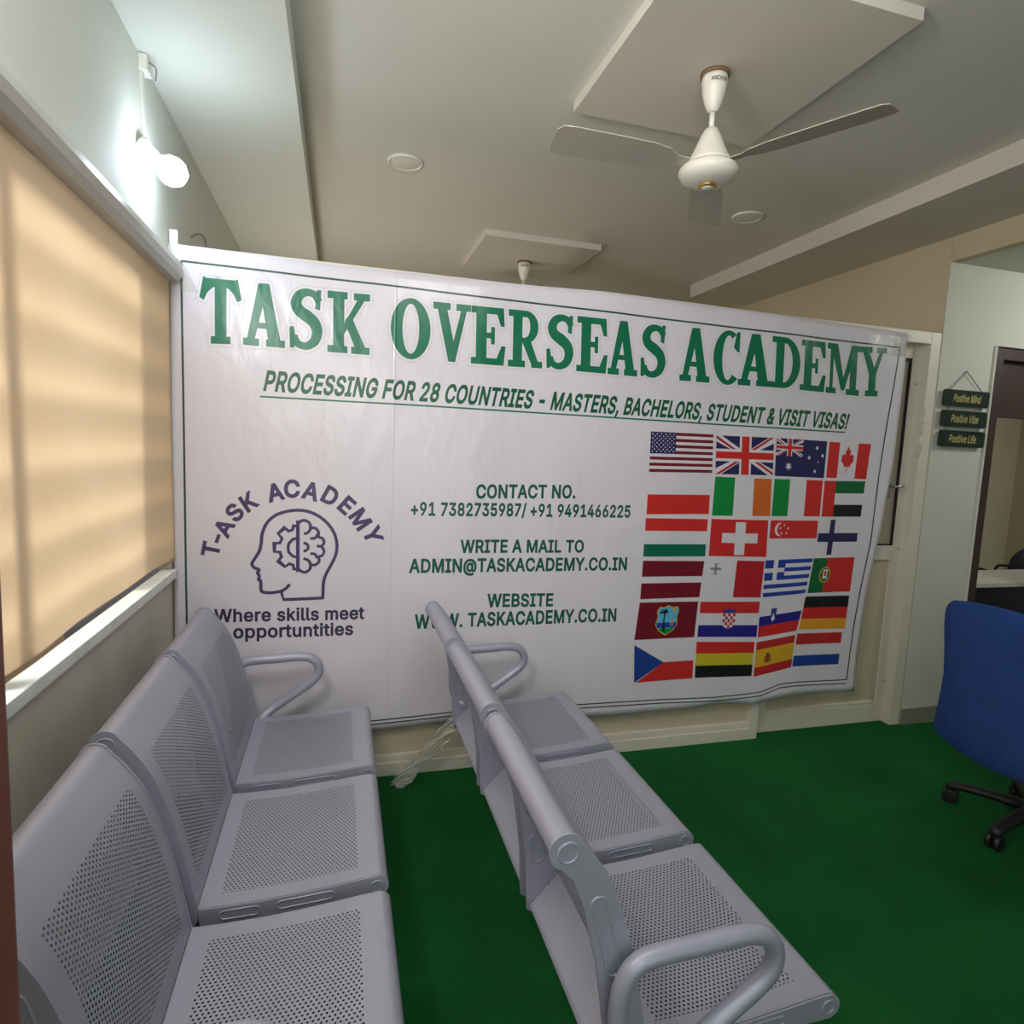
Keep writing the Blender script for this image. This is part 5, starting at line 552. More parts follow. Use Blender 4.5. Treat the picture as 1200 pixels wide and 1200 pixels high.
def empty(name, label, cat, loc=(0, 0, 0), rz=0.0, group=None):
    o = bpy.data.objects.new(name, None)
    o.empty_display_size = 0.1
    COL.objects.link(o)
    o.location = loc
    o.rotation_euler = (0, 0, rz)
    tag(o, label, cat, group)
    return o
def tag(o, label, cat=None, group=None):
    o['label'] = label
    if cat: o['category'] = cat
    if group: o['group'] = group
    return o
def struct(o):
    o['kind'] = 'structure'
    return o
def catmull(P, n=6):
    out = []
    N = len(P)
    for i in range(N - 1):
        p0, p1, p2, p3 = P[max(i - 1, 0)], P[i], P[i + 1], P[min(i + 2, N - 1)]
        for j in range(n):
            t = j / n
            out.append(tuple(0.5 * (2 * b + (c - a) * t + (2 * a - 5 * b + 4 * c - d) * t * t + (3 * b - a - 3 * c + d) * t ** 3) for a, b, c, d in zip(p0, p1, p2, p3)))
    out.append(tuple(P[-1]))
    return out
def interp(pts, x):
    if x <= pts[0][0]: return pts[0][1]
    for (a, b), (c, d) in zip(pts, pts[1:]):
        if x <= c: return b + (d - b) * (x - a) / (c - a) if c > a else d
    return pts[-1][1]

CAP = 0.001 * max(GLYPHS['H'][1][0][1::2])
def embolden(P, d):
    """thicken a letter outline: outer contours run clockwise and grow, holes run the other way and shrink"""
    n = len(P)
    out = []
    for i in range(n):
        a, b, c = P[i - 1], P[i], P[(i + 1) % n]
        l1 = math.hypot(b[0] - a[0], b[1] - a[1]) or 1e-9
        l2 = math.hypot(c[0] - b[0], c[1] - b[1]) or 1e-9
        n1 = (-(b[1] - a[1]) / l1, (b[0] - a[0]) / l1)
        n2 = (-(c[1] - b[1]) / l2, (c[0] - b[0]) / l2)
        mm = (n1[0] + n2[0], n1[1] + n2[1])
        k = max(0.5, mm[0] * n1[0] + mm[1] * n1[1])
        out.append((b[0] + mm[0] * d / k, b[1] + mm[1] * d / k))
    return out
def winding(P, x, y):
    w = 0
    n = len(P)
    for i in range(n):
        x0, y0 = P[i]; x1, y1 = P[(i + 1) % n]
        if (y0 <= y) != (y1 <= y):
            t = (y - y0) / (y1 - y0)
            if x0 + t * (x1 - x0) > x: w += 1 if y1 > y0 else -1
    return w
GLYPH_TRI = {}
def glyph_triangles(ch, bold):
    key = (ch, bold)
    if key not in GLYPH_TRI:
        conts = []
        for c in GLYPHS[ch][1]:
            pts = [(0.001 * c[i], 0.001 * c[i + 1]) for i in range(0, len(c), 2)]
            slim = [p for i, p in enumerate(pts) if math.hypot(p[0] - pts[i - 1][0], p[1] - pts[i - 1][1]) > 0.0075]
            conts.append(embolden(slim, bold) if bold else slim)
        V, E_ = [], []
        for c in conts:
            s = len(V)
            V += [Vector(p) for p in c]
            E_ += [(s + i, s + (i + 1) % len(c)) for i in range(len(c))]
        tris = []
        if V:
            ov, _, of, _, _, _ = delaunay_2d_cdt(V, E_, [], 0, 1e-6)
            for f in of:
                cx = sum(ov[i].x for i in f) / len(f); cy = sum(ov[i].y for i in f) / len(f)
                if sum(winding(c, cx, cy) for c in conts) < 0:
                    tris.append([(ov[i].x, ov[i].y) for i in f])
        GLYPH_TRI[key] = tris
    return GLYPH_TRI[key]
def text_mesh(s, bold=0.0):
    """flat triangles of a string (em = 1) filled from the stored letter outlines"""
    polys = []
    pen = 0.0
    for ch in s:
        polys += [[(x + pen, y) for x, y in t] for t in glyph_triangles(ch, bold)]
        pen += 0.001 * GLYPHS[ch][0] + bold * 0.8
    return polys
def grow(P, d):
    """polygon pushed outwards by d"""
    n = len(P)
    if sum(P[i][0] * P[(i + 1) % n][1] - P[(i + 1) % n][0] * P[i][1] for i in range(n)) < 0: P = P[::-1]
    out = []
    for i in range(n):
        a, b, c = P[i - 1], P[i], P[(i + 1) % n]
        e1 = (b[0] - a[0], b[1] - a[1]); e2 = (c[0] - b[0], c[1] - b[1])
        l1 = math.hypot(*e1) or 1e-9; l2 = math.hypot(*e2) or 1e-9
        n1 = (e1[1] / l1, -e1[0] / l1)
        mm = (n1[0] + e2[1] / l2, n1[1] - e2[0] / l2)
        k = max(0.35, mm[0] * n1[0] + mm[1] * n1[1])
        out.append((b[0] + mm[0] * d / k, b[1] + mm[1] * d / k))
    return out

# ------------------------------------------------------------------ the room
XL, XR, YP = -0.651, 3.24, 2.775
ZC, ZS = 2.90, 2.784
Y0, Y1 = -2.6, 5.3
XE = 5.6

def st(name, mb, m):
    return struct(mb.build(name, m))

st('floor', MB().box(XL - 0.15, Y0 - 0.1, -0.06, XE + 1.2, Y1 + 0.1, 0.0), M['carpet'])
st('ceiling', MB().box(-0.165, Y0, ZC, XR + 0.06, Y1, ZC + 0.06), M['ceiling'])
st('ceiling_soffit', MB().box(XL, Y0, ZS, -0.165, Y1, ZC + 0.06), M['wall'])
st('ceiling_beam', MB().box(2.70, Y0, 2.80, XR, 4.57, ZC), M['beam'])
st('ceiling_alcove', MB().box(XR + 0.06, Y0, 2.666, XE, YP, 2.72), M['wall_cool'])
# left wall with the window opening
WY0, WY1, WZ0, WZ1 = 0.62, 2.752, 1.0, 2.19
wl = MB()
wl.box(XL - 0.15, Y0, 0.955, XL, WY0, ZC, mi=0)
wl.box(XL - 0.15, WY1, 0.955, XL, Y1, ZC, mi=0)
wl.box(XL - 0.15, WY0, WZ1, XL, WY1, ZC, mi=0)
wl.box(XL - 0.15, Y0, 0.0, XL, Y1, 0.955, mi=1)
st('wall_left', wl, [M['wall'], M['tile']])
st('wall_far', MB().box(XL, Y1, 0, XR + 2.9, Y1 + 0.1, ZC), M['wall_beige'])
wr = MB().box(XR, Y0, 2.666, XR + 0.06, YP, ZC).box(XR, YP + 0.003, 0, XR + 0.06, Y1, ZC)
st('wall_right', wr, M['wall_beige'])
# lit wall with the brown doorway
DX0, DX1, DZ = 3.63, 4.62, 2.245
wa = MB().box(XR + 0.003, YP, 0, DX0, YP + 0.12, 2.72).box(DX0, YP, DZ, DX1, YP + 0.12, 2.72).box(DX1, YP, 0, XE, YP + 0.12, 2.72)
st('wall_alcove', wa, M['wall_cool'])
st('wall_near', MB().box(XL, Y0 - 0.1, 0, XE, Y0, ZC), M['wall'])
st('wall_side', MB().box(XE, Y0, 0, XE + 0.1, YP + 0.12, 2.72), M['wall_cool'])
# office behind the doorway
st('wall_office', MB().box(XR + 0.06, 4.75, 0, XE + 1.2, 4.85, 2.8).box(XE + 1.1, 2.9, 0, XE + 1.2, 4.75, 2.8), M['wall_beige'])
st('ceiling_office', MB().box(XR + 0.06, YP + 0.12, 2.72, XE + 1.2, 4.85, 2.8), M['ceiling'])
st('baseboard_alcove', MB().box(XR, YP - 0.012, 0, DX0 - 0.004, YP, 0.098, 0.003), M['skirting'])
# near door post at the left edge of the view, with a stub of wall beside it
st('wall_entry', MB().box(XL, 0.36, 0, -0.312, 0.445, ZS), M['wall'])
st('door_3', MB().box(-0.312, 0.35, 0, -0.2028, 0.452, 2.15, 0.004), M['brown_wood'])

# raised square ceiling panels
st('trim_1', MB().box(0.868, 1.60, 2.862, 1.66, 2.43, ZC), M['panel'])
st('trim_2', MB().box(0.868, 3.945, 2.862, 1.65, 4.75, ZC), M['panel'])

# doorway frame
d2 = MB().box(DX0, YP - 0.012, 0, DX0 + 0.012, YP + 0.13, DZ, 0.002)
d2 = st('door_2', d2, M['wall_cool'])
MB().box(DX0 + 0.012, YP - 0.008, 0, DX0 + 0.075, YP + 0.125, DZ - 0.012, 0.003).box(DX1 - 0.075, YP - 0.008, 0, DX1, YP + 0.125, DZ - 0.012, 0.003).box(DX0 + 0.075, YP - 0.008, DZ - 0.075, DX1 - 0.075, YP + 0.125, DZ - 0.012, 0.003).build('door_frame', M['dark_wood'], d2)
MB().box(DX0 + 0.075, YP + 0.03, 1.845, DX1 - 0.075, YP + 0.06, DZ - 0.075, 0.003).build('head_panel', M['dark_wood'], d2)

# ---- window in the left wall
win = MB()
fx0, fx1 = XL - 0.12, XL - 0.07
for y in (WY0, 1.46, WY1 - 0.05):
    win.box(fx0, y, WZ0, fx1, y + 0.05, WZ1, 0.003)
for z, h_ in ((WZ0 - 0.03, 0.05), (WZ1 - 0.05, 0.05)):
    win.box(fx0 + 0.002, WY0 + 0.05, z, fx1 - 0.002, WY1 - 0.05, z + h_, 0.003)
win = st('window_1', win, M['frame_white'])
MB().box(XL - 0.097, WY0 + 0.04, WZ0 + 0.04, XL - 0.093, WY1 - 0.04, WZ1 - 0.04).build('pane', film_material('window_glass', clear=0.9, rough=0.02), win)
MB().box(XL - 0.142, 2.34, WZ0 + 0.02, XL - 0.140, WY1 - 0.03, WZ1 - 0.02).build('blind_shade_sheet', M['shade_film'], win)  # unseen half-clear sheet, added to dim the far end of the blind
gr = MB()
for k in range(7):
    z = WZ0 + 0.10 + k * 0.165
    gr.tube([(XL - 0.24, WY0 - 0.1, z), (XL - 0.24, WY1 + 0.1, z)], 0.020, 8)
for y in (0.9,):
    gr.box(XL - 0.26, y, WZ0 - 0.05, XL - 0.245, y + 0.05, WZ1 + 0.1)
gr.build('grille', M['steel_dark'], win)
sl = MB().box(XL - 0.07, WY0 - 0.02, 0.966, XL + 0.022, 2.742, 1.0, 0.004)
sl.build('window_sill', M['sill'], win)

# ---- roller blind (hangs in front of the window)
bl = empty('roller_blind', 'beige translucent roller blind glowing over the window on the left wall', 'blind', (XL, 1.7, WZ1))
cs = MB().plate([(0.0, -0.062), (0.0, 0.024), (0.030, 0.024), (0.052, 0.012), (0.060, -0.015), (0.056, -0.040), (0.040, -0.058)], 0.60 - 1.7, 2.742 - 1.7)
cs.build('cassette', M['cassette'], bl)
fb = MB()
ny, nz = 60, 30
V = []
for i in range(ny + 1):
    y = 0.63 + (2.738 - 0.63) * i / ny
    V.append([])
    for j in range(nz + 1):
        t = j / nz
        z = 1.036 + (2.142 - 1.036) * t
        x = 0.010 + 0.003 * math.sin(y * 5.1 + 0.6) * (1 - t) + 0.003 * math.sin(y * 11 + z * 3) * (1 - t)
        V[i].append(fb.bm.verts.new((x, y - 1.7, z - WZ1)))
for i in range(ny):
    for j in range(nz):
        f = fb.bm.faces.new((V[i][j], V[i + 1][j], V[i + 1][j + 1], V[i][j + 1]))
        f.smooth = True
fb.build('fabric', M['blind'], bl)
MB().box(0.001, 0.63 - 1.7, 1.033 - WZ1, 0.011, 2.738 - 1.7, 1.054 - WZ1, 0.004).build('bottom_bar', M['bar'], bl)

# ------------------------------------------------------------------ aluminium partition and its door
pt = MB()
pt.box(XL, YP, 0, -0.585, YP + 0.07, 2.28, 0.004)
pt.box(-0.585, YP, 2.215, 3.165, YP + 0.07, 2.28, 0.004)
pt.box(-0.585, YP, 0, 2.243, YP + 0.07, 0.062, 0.004)
pt.box(-0.585, YP + 0.012, 0.062, 2.20, YP + 0.06, 0.095, 0.008)
pt.box(2.195, YP, 0.062, 2.243, YP + 0.07, 2.215, 0.004)
pt.box(3.165, YP, 0, 3.235, YP + 0.10, 2.28, 0.004)
pt.box(0.75, YP + 0.002, 0.062, 0.80, YP + 0.068, 2.215, 0.004)
pt.box(-0.585, YP + 0.004, 0.98, 2.195, YP + 0.066, 1.04, 0.004)
pt = st('wall_partition', pt, M['frame'])
MB().box(-0.585, YP + 0.03, 0.06, 2.195, YP + 0.042, 2.215).build('infill_panel', M['board'], pt)
MB().box(-0.657 + 0.012, YP - 0.008, 2.245, -0.645 + 0.03, YP, 2.332, 0.002).lathe([(0.006, -0.003), (0.006, 0.0)], (-0.627, YP - 0.008, 2.262), 12, 'Y').build('corner_bracket', M['plastic_white'], pt)

YD = YP + 0.062
dr = MB()
dr.box(2.262, YD, 0, 2.34, YD + 0.045, 2.205, 0.004)
dr.box(3.118, YD, 0, 3.195, YD + 0.045, 2.205, 0.004)
dr.box(2.34, YD, 2.14, 3.118, YD + 0.045, 2.205, 0.004)
dr.box(2.34, YD, 0.0, 3.118, YD + 0.045, 0.105, 0.004)
dr.box(2.34, YD + 0.003, 0.105, 3.10, YD + 0.04, 0.128, 0.008)
dr.box(2.34, YD, 0.985, 3.118, YD + 0.045, 1.07, 0.004)
dr = st('door_1', dr, M['frame'])
MB().box(2.34, YD + 0.015, 0.12, 3.118, YD + 0.03, 0.985).build('door_panel', M['board'], dr)
gk = MB()
gk.box(3.106, YD + 0.004, 1.07, 3.119, YD + 0.022, 2.14).box(2.339, YD + 0.004, 1.07, 2.352, YD + 0.022, 2.14).box(2.352, YD + 0.004, 2.127, 3.106, YD + 0.022, 2.14).box(2.352, YD + 0.004, 1.07, 3.106, YD + 0.022, 1.078)
gk.build('gasket', M['gasket'], dr)
MB().box(2.35, YD + 0.014, 1.078, 3.107, YD + 0.020, 2.128).build('glass_pane', film_material('door_glass', (196, 188, 168), clear=0.35, rough=0.05), dr)
hd = MB().box(3.028, YD - 0.006, 1.35, 3.058, YD + 0.013, 1.44, 0.004).tube([(3.045, YD - 0.004, 1.415), (3.045, YD - 0.035, 1.415), (3.06, YD - 0.042, 1.416), (3.10, YD - 0.042, 1.417)], 0.008, 10)
hd.build('handle', M['chrome'], dr)
MB().tube([(3.182, YD, 1.145), (3.182, YD - 0.022, 1.15), (3.182, YD - 0.022, 1.29), (3.182, YD, 1.295)], 0.006, 8).build('pull_bar', M['plastic_white'], dr)
for z in (0.25, 1.05, 2.0):
    MB().lathe([(0.005, -0.004), (0.005, 0.0)], (3.16, YD, z), 10, 'Y').build('screw', M['bolt'], dr)
# peeled protective film still on the door post
pf = MB()
prev = None
for i in range(26):
    t = i / 25
    z = 1.86 - 0.27 * t
    bx = 3.168 - 0.006 * t
    ring = []
    for k in range(7):
        s = k / 6
        wv = 0.016 * math.sin(t * 9 + s * 2) + 0.010 * math.sin(t * 23 + s * 5)
        ring.append(pf.bm.verts.new((bx - 0.035 * (1 - s) * (0.6 + 0.5 * math.sin(t * 7.5) ** 2), YP - 0.004 - abs(wv) * (1 - s * 0.6), z)))
    if prev:
        for k in range(6):
            f = pf.bm.faces.new((prev[k], prev[k + 1], ring[k + 1], ring[k])); f.smooth = True
    prev = ring
pf.build('protective_film', M['film'], pt)

# ------------------------------------------------------------------ ceiling fittings
def downlight(x, y, label):
    t = empty('downlight', label, 'light', (x, y, ZC), group='round recessed downlights')
    MB().lathe([(0.070, 0.0), (0.072, -0.008), (0.078, -0.011), (0.086, -0.007), (0.088, 0.0)], n=36).build('trim_ring', M['plastic_white'], t)
    MB().lathe([(0.0005, -0.0075), (0.066, -0.0075), (0.071, -0.006), (0.071, 0.0)], n=36).build('diffuser', M['plastic_white'], t)
downlight(0.291, 3.196, 'round flush ceiling downlight above the left half of the banner')
downlight(2.209, 3.181, 'round flush ceiling downlight beside the beam, right of the near fan')

def ceiling_fan(x, y, ztop, label, a0):
    t = empty('ceiling_fan', label, 'fan', (x, y, ztop), group='white ceiling fans')
    MB().lathe([(0.0499, 0.0), (0.0499, -0.010), (0.0464, -0.012)], n=28).build('ceiling_collar', M['rust'], t)
    cn = MB().lathe([(0.0430, -0.008), (0.0439, -0.03), (0.0404, -0.06), (0.0310, -0.095), (0.0206, -0.12), (0.0138, -0.128)], n=28).build('canopy', M['fan_white'], t)
    # dark maker's lettering wrapped on the canopy
    P = text_mesh('ANCHOR', 0.02)
    xs = [a for p in P for a, _ in p]
    w = max(xs) - min(xs)
    tm = MB()
    for p in P:
        vs = []
        for a, b in p:
            ang = -PI / 2 - 0.15 + ((a - min(xs)) / w - 0.5) * 1.35
            rr = 0.0445
            vs.append(tm.bm.verts.new((rr * math.cos(ang), rr * math.sin(ang), -0.042 + 0.013 * b / CAP)))
        try: tm.bm.faces.new(vs)
        except ValueError: pass
    tm.build('maker_lettering', M['ink'], cn)
    MB().lathe([(0.0095, -0.12), (0.0095, -0.19)], n=14).build('down_rod', M['fan_white'], t)
    MB().lathe([(0.0103, -0.18), (0.0224, -0.183), (0.0344, -0.205), (0.0533, -0.25), (0.0705, -0.285), (0.0774, -0.297), (0.0740, -0.300), (0.0430, -0.300)], n=36).build('motor_cover', M['fan_white'], t)
    mo = MB().lathe([(0.0430, -0.302), (0.0894, -0.306), (0.1015, -0.318), (0.1023, -0.330), (0.0929, -0.348), (0.0731, -0.360), (0.0430, -0.367), (0.0292, -0.368)], n=40).build('motor_housing', M['fan_white'], t)
    MB().lathe([(0.0310, -0.366), (0.0310, -0.374), (0.0258, -0.378), (0.0224, -0.376)], n=28).build('brass_ring', M['gold'], mo)
    MB().lathe([(0.0224, -0.372), (0.0206, -0.379), (0.0052, -0.381)], n=24).build('centre_cap', M['plastic_white'], mo)
    for k in range(3):
        a = math.radians(a0 + 120 * k)
        b = MB()
        rows = []
        for i, (r, w0) in enumerate([(0.085, .022), (0.13, .024), (0.17, .05), (0.24, .062), (0.38, .066), (0.52, .068), (0.56, .064), (0.575, .045)]):
            tilt = 0.20
            row = []
            for lev in (0.0, -0.003):
                for s in (-1, 1):
                    row.append(b.bm.verts.new(Matrix.Rotation(a, 3, 'Z') @ Vector((r, s * w0, -0.301 + lev + s * w0 * tilt))))
            rows.append(row)
        for A, B in zip(rows, rows[1:]):
            b.bm.faces.new((A[0], A[1], B[1], B[0])); b.bm.faces.new((A[2], B[2], B[3], A[3]))
            b.bm.faces.new((A[0], B[0], B[2], A[2])); b.bm.faces.new((A[1], A[3], B[3], B[1]))
        b.bm.faces.new((rows[0][0], rows[0][2], rows[0][3], rows[0][1])); b.bm.faces.new((rows[-1][0], rows[-1][1], rows[-1][3], rows[-1][2]))
        b.build('blade', M['fan_blade'], t)
    return t
ceiling_fan(1.237, 2.03, 2.862, 'white ceiling fan with brass ring on the near ceiling panel', 59)
ceiling_fan(1.252, 4.39, 2.862, 'white ceiling fan on the far ceiling panel, half hidden behind banner', 20)

# bulb, its holder and the surface casing on the left wall
lb = empty('wall_lamp', 'glaring white LED bulb in a holder high on the left wall', 'lamp', (XL, 2.43, 2.485))
MB().lathe([(0.040, 0.0), (0.042, 0.012), (0.030, 0.022), (0.026, 0.05), (0.022, 0.058)], n=24, axis='X').build('lamp_holder', M['plastic_white'], lb)
MB().lathe([(0.004, 0.160), (0.026, 0.155), (0.043, 0.136), (0.048, 0.114), (0.041, 0.088), (0.024, 0.070), (0.018, 0.055)], n=24, axis='X').build('bulb', M['bulb'], lb)
lb.rotation_euler = (0, math.radians(32), 0)
cb = empty('junction_box', 'small white junction box with a loose wire high on left wall', 'electrical box', (XL, 2.46, 2.76))
MB().box(0, -0.03, -0.028, 0.028, 0.03, 0.022, 0.004).build('box', M['plastic_white'], cb)
MB().tube(catmull([(0.028, -0.02, 0.0), (0.045, -0.005, -0.004), (0.042, 0.018, -0.012), (0.036, 0.03, -0.03)], 5), 0.0022, 6).build('wire', M['wire'], cb)
tag(MB().box(XL, 2.44, 2.53, XL + 0.010, 2.465, 2.733, 0.002).build('cable_casing', M['wall']), 'thin white cable casing running down left wall to lamp holder', 'cable casing')
tag(MB().tube(catmull([(XL, 3.17, 2.42), (XL + 0.03, 3.17, 2.44), (XL + 0.05, 3.19, 2.43), (XL + 0.055, 3.21, 2.38), (XL + 0.05, 3.215, 2.33)], 5), 0.004, 6).build('hanging_wire', M['wire']), 'short grey wire loop sticking out of left wall above banner', 'wire')

# ------------------------------------------------------------------ printed banner
YB = 2.760
TOPE, BOTE = BANNER_EDGE['top'], BANNER_EDGE['bot']
LE = sorted((z, x) for x, z in BANNER_EDGE['left'])
RE = sorted((z, x) for x, z in BANNER_EDGE['right'])
def billow(x, z):
    y = 0.0030 * math.sin(x * 7.0 + z * 1.1) + 0.0020 * math.sin(x * 12.5 - z * 2.3 + 1.0)
    y += 0.0016 * math.sin(z * 6.0 + x * 1.7)
    g = math.exp(-((x - 2.15) / 0.22) ** 2) * max(0.0, (0.75 - z) / 0.75) ** 1.5
    y -= 0.016 * g
    return YB + y
def top_z(x): return interp(TOPE, x)
def bot_z(x): return interp(BOTE, x)
bn = empty('banner', 'large white printed vinyl banner with green title and flags hung on partition', 'banner', (1.2, YB, 0.22))
OFF = Vector((1.2, YB, 0.22))
vb = MB()
NX, NZ = 180, 60
V = []
for i in range(NX + 1):
    s = i / NX
    V.append([])
    for j in range(NZ + 1):
        t = j / NZ
        zz = 0.225 + 2.05 * t
        x = interp(LE, zz) + (interp(RE, zz) - interp(LE, zz)) * s
        z = bot_z(x) + (top_z(x) - bot_z(x)) * t
        V[i].append(vb.bm.verts.new(Vector((x, billow(x, z), z)) - OFF))
for i in range(NX):
    for j in range(NZ):
        f = vb.bm.faces.new((V[i][j], V[i + 1][j], V[i + 1][j + 1], V[i][j + 1]))
        f.smooth = True
sheet_obj = vb.build('banner_sheet', INKM['vinyl_white'], bn)
md = sheet_obj.modifiers.new('thickness', 'SOLIDIFY')
md.thickness = 0.001
md.offset = -1.0

FLAG_LABEL = ['flag with stars and red stripes', 'flag with red and white crosses on navy', 'navy flag with small cross canton and stars', 'red and white flag with red leaf', 'white over red flag',
 'green, white and orange flag', 'green, white and red upright striped flag', 'flag with red bar and green, white, black stripes', 'red, white and green level striped flag', 'red flag with white cross',
 'red over white flag with crescent', 'white flag with navy cross', 'maroon flag with white middle stripe', 'white and red flag with small grey cross', 'blue and white striped flag',
 'green and red flag with round emblem', 'maroon flag with palm tree shield', 'red, white and blue flag with chequered shield', 'white, blue and red flag with small shield', 'black, red and gold flag',
 'white and red flag with blue triangle', 'red, yellow and black level striped flag', 'red and yellow flag with small crest', 'red, white and blue level striped flag']
PARTS = {}
def part_bm(key):
    if key not in PARTS: PARTS[key] = {'bm': bmesh.new(), 'mats': []}
    return PARTS[key]
def add_print(key, ink, layer, polys):
    P = part_bm(key)
    if ink not in P['mats']: P['mats'].append(ink)
    mi = P['mats'].index(ink)
    tmp = bmesh.new()
    for p in polys:
        vs = [tmp.verts.new((x, layer, z)) for x, z in p]
        try: tmp.faces.new(vs)
        except ValueError: pass
    xs = [v.co.x for v in tmp.verts]; zs = [v.co.z for v in tmp.verts]
    step = 0.06
    k = math.ceil(min(xs) / step)
    while k * step < max(xs):
        bmesh.ops.bisect_plane(tmp, geom=tmp.verts[:] + tmp.edges[:] + tmp.faces[:], plane_co=(k * step, 0, 0), plane_no=(1, 0, 0)); k += 1
    k = math.ceil(min(zs) / 0.12)
    while k * 0.12 < max(zs):
        bmesh.ops.bisect_plane(tmp, geom=tmp.verts[:] + tmp.edges[:] + tmp.faces[:], plane_co=(0, 0, k * 0.12), plane_no=(0, 0, 1)); k += 1
    bmesh.ops.triangulate(tmp, faces=[f for f in tmp.faces if len(f.verts) > 4])
    bm = P['bm']
    mp = {v: bm.verts.new(Vector((v.co.x, billow(v.co.x, v.co.z) - 0.0012 - 0.00035 * layer, v.co.z)) - OFF) for v in tmp.verts}
    for f in tmp.faces:
        n = f.normal
        vs = [mp[v] for v in f.verts]
        if n.y > 0: vs.reverse()
        try:
            nf = bm.faces.new(vs); nf.material_index = mi; nf.smooth = True
        except ValueError: pass
    tmp.free()
for key, ink, layer, flat in PRINT_SHAPES:
    polys = [[(p[i] / 5000.0, p[i + 1] / 5000.0) for i in range(0, len(p), 2)] for p in flat]
    if key == 'title_lettering':      # white outline and soft grey edge printed under each green letter
        add_print(key, 'halo_grey', 0, [grow(p, 0.0125) for p in polys])
        add_print(key, 'vinyl_white', 1, [grow(p, 0.009) for p in polys])
    add_print(key, ink, layer, polys)
for key, ink, s, O, A, U, shear, mode, bold in PRINT_TEXT:
    polys = text_mesh(s, bold)
    if not polys: continue
    xs = [x for p in polys for x, _ in p]
    x0, x1 = min(xs), max(xs)
    out = []
    for p in polys:
        q = []
        for x, y in p:
            yy = y / CAP
            if mode == 'fit':
                a = (x - x0) / (x1 - x0)
                hx = (U[1]) * yy * shear
                q.append((O[0] + A[0] * a + U[0] * yy + hx, O[1] + A[1] * a + U[1] * yy))
            else:
                a = (x - (x0 + x1) / 2) / CAP
                q.append((O[0] + A[0] * a + U[0] * yy, O[1] + A[1] * a + U[1] * yy))
        out.append(q)
    add_print(key, ink, 1, out)
for key, P in PARTS.items():
    isflag = key.startswith('flag_')
    nm = 'flag' if isflag else key
    me = bpy.data.meshes.new(nm)
    P['bm'].to_mesh(me)
    P['bm'].free()
    for i in P['mats']: me.materials.append(INKM[i])
    o = bpy.data.objects.new(nm, me)
    COL.objects.link(o)
    o.parent = bn
    if isflag: o['label'] = FLAG_LABEL[int(key[5:]) - 1]
# clear tape crumpled over the banner's upper right corner and upper left corner
def crumple(name, x0, x1, z0, z1, amp, parent, material, seed, slant=0.0):
    rnd = random.Random(seed)
    mb = MB()
    n, k = 12, 12
    V = [[mb.bm.verts.new(Vector((x0 + (x1 - x0) * i / n + slant * j / k, billow(x0, z0) - 0.004 - rnd.random() * amp, z0 + (z1 - z0) * j / k)) - OFF) for j in range(k + 1)] for i in range(n + 1)]
    for i in range(n):
        for j in range(k):
            mb.bm.faces.new((V[i][j], V[i + 1][j], V[i + 1][j + 1], V[i][j + 1]))
    return mb.build(name, material, parent)
crumple('tape', 2.88, 2.98, 2.13, 2.25, 0.022, bn, M['tape'], 3)
crumple('tape', -0.60, -0.54, 2.10, 2.22, 0.006, bn, M['tape'], 5, -0.06)
# crumpled clear film hanging from the far end of the right bench down to the floor
hf = MB()
rnd = random.Random(11)
path = catmull([(0.545, 2.640, 0.345), (0.505, 2.655, 0.285), (0.440, 2.675, 0.195), (0.365, 2.690, 0.105), (0.315, 2.690, 0.045), (0.300, 2.665, 0.004)], 6)
prev = None
for i, p in enumerate(path):
    t = i / (len(path) - 1)
    R = 0.042 + 0.042 * math.sin(t * PI) - 0.012 * t
    ring = []
    for k in range(16):
        a = 2 * PI * k / 16
        rr = R * (0.45 + 0.95 * rnd.random())
        ring.append(hf.bm.verts.new((p[0] + rr * math.cos(a) * 1.0, p[1] + rr * 0.35 * math.sin(a), max(0.002, p[2] + rr * 0.5 * math.cos(a)))))
    if prev:
        for k in range(16):
            f = hf.bm.faces.new((prev[k], prev[(k + 1) % 16], ring[(k + 1) % 16], ring[k])); f.smooth = (k % 5 == 0)
    prev = ring
tag(hf.build('plastic_wrap', M['film']), 'crumpled clear plastic wrap hanging between right bench and partition base', 'plastic wrap')

# ------------------------------------------------------------------ three-seat steel benches
ROLL = [(0.030 * math.cos(math.radians(a)), 0.845 + 0.030 * math.sin(math.radians(a))) for a in range(262, 36, -14)]
BACKF = [(0.0245, 0.8625), (0.033, 0.852), (0.046, 0.837), (0.060, 0.818), (0.076, 0.795), (0.092, 0.766), (0.107, 0.730), (0.121, 0.690), (0.134, 0.645), (0.146, 0.600), (0.157, 0.550), (0.166, 0.505), (0.174, 0.465), (0.181, 0.430), (0.184, 0.417)]
BACKR = [(0.100, 0.345), (0.096, 0.40), (0.094, 0.45), (0.083, 0.53), (0.067, 0.62), (0.053, 0.672), (0.037, 0.735), (0.014, 0.790), (-0.004, 0.812)]
SEATP = [(0.186, 0.416), (0.200, 0.4145), (0.26, 0.4135), (0.34, 0.4145), (0.42, 0.419), (0.50, 0.426), (0.56, 0.4325), (0.595, 0.4355), (0.611, 0.4355)]
NOSE = [(0.610 + 0.027 * math.cos(math.radians(a)), 0.4085 + 0.027 * math.sin(math.radians(a))) for a in range(80, -110, -12)]
def rlen(P): return sum(math.hypot(b[0] - a[0], b[1] - a[1]) for a, b in zip(P, P[1:]))
ru = rlen(ROLL)
M['perf_back'] = perforated('perforated_back_steel', (167, 168, 182), ru + 0.085, ru + rlen(BACKF) - 0.045, 0.048, 0.457)
M['perf_seat'] = perforated('perforated_seat_steel', (167, 168, 182), 0.045, 0.375, 0.045, 0.460)
PITCH, SW = 0.563, 0.505
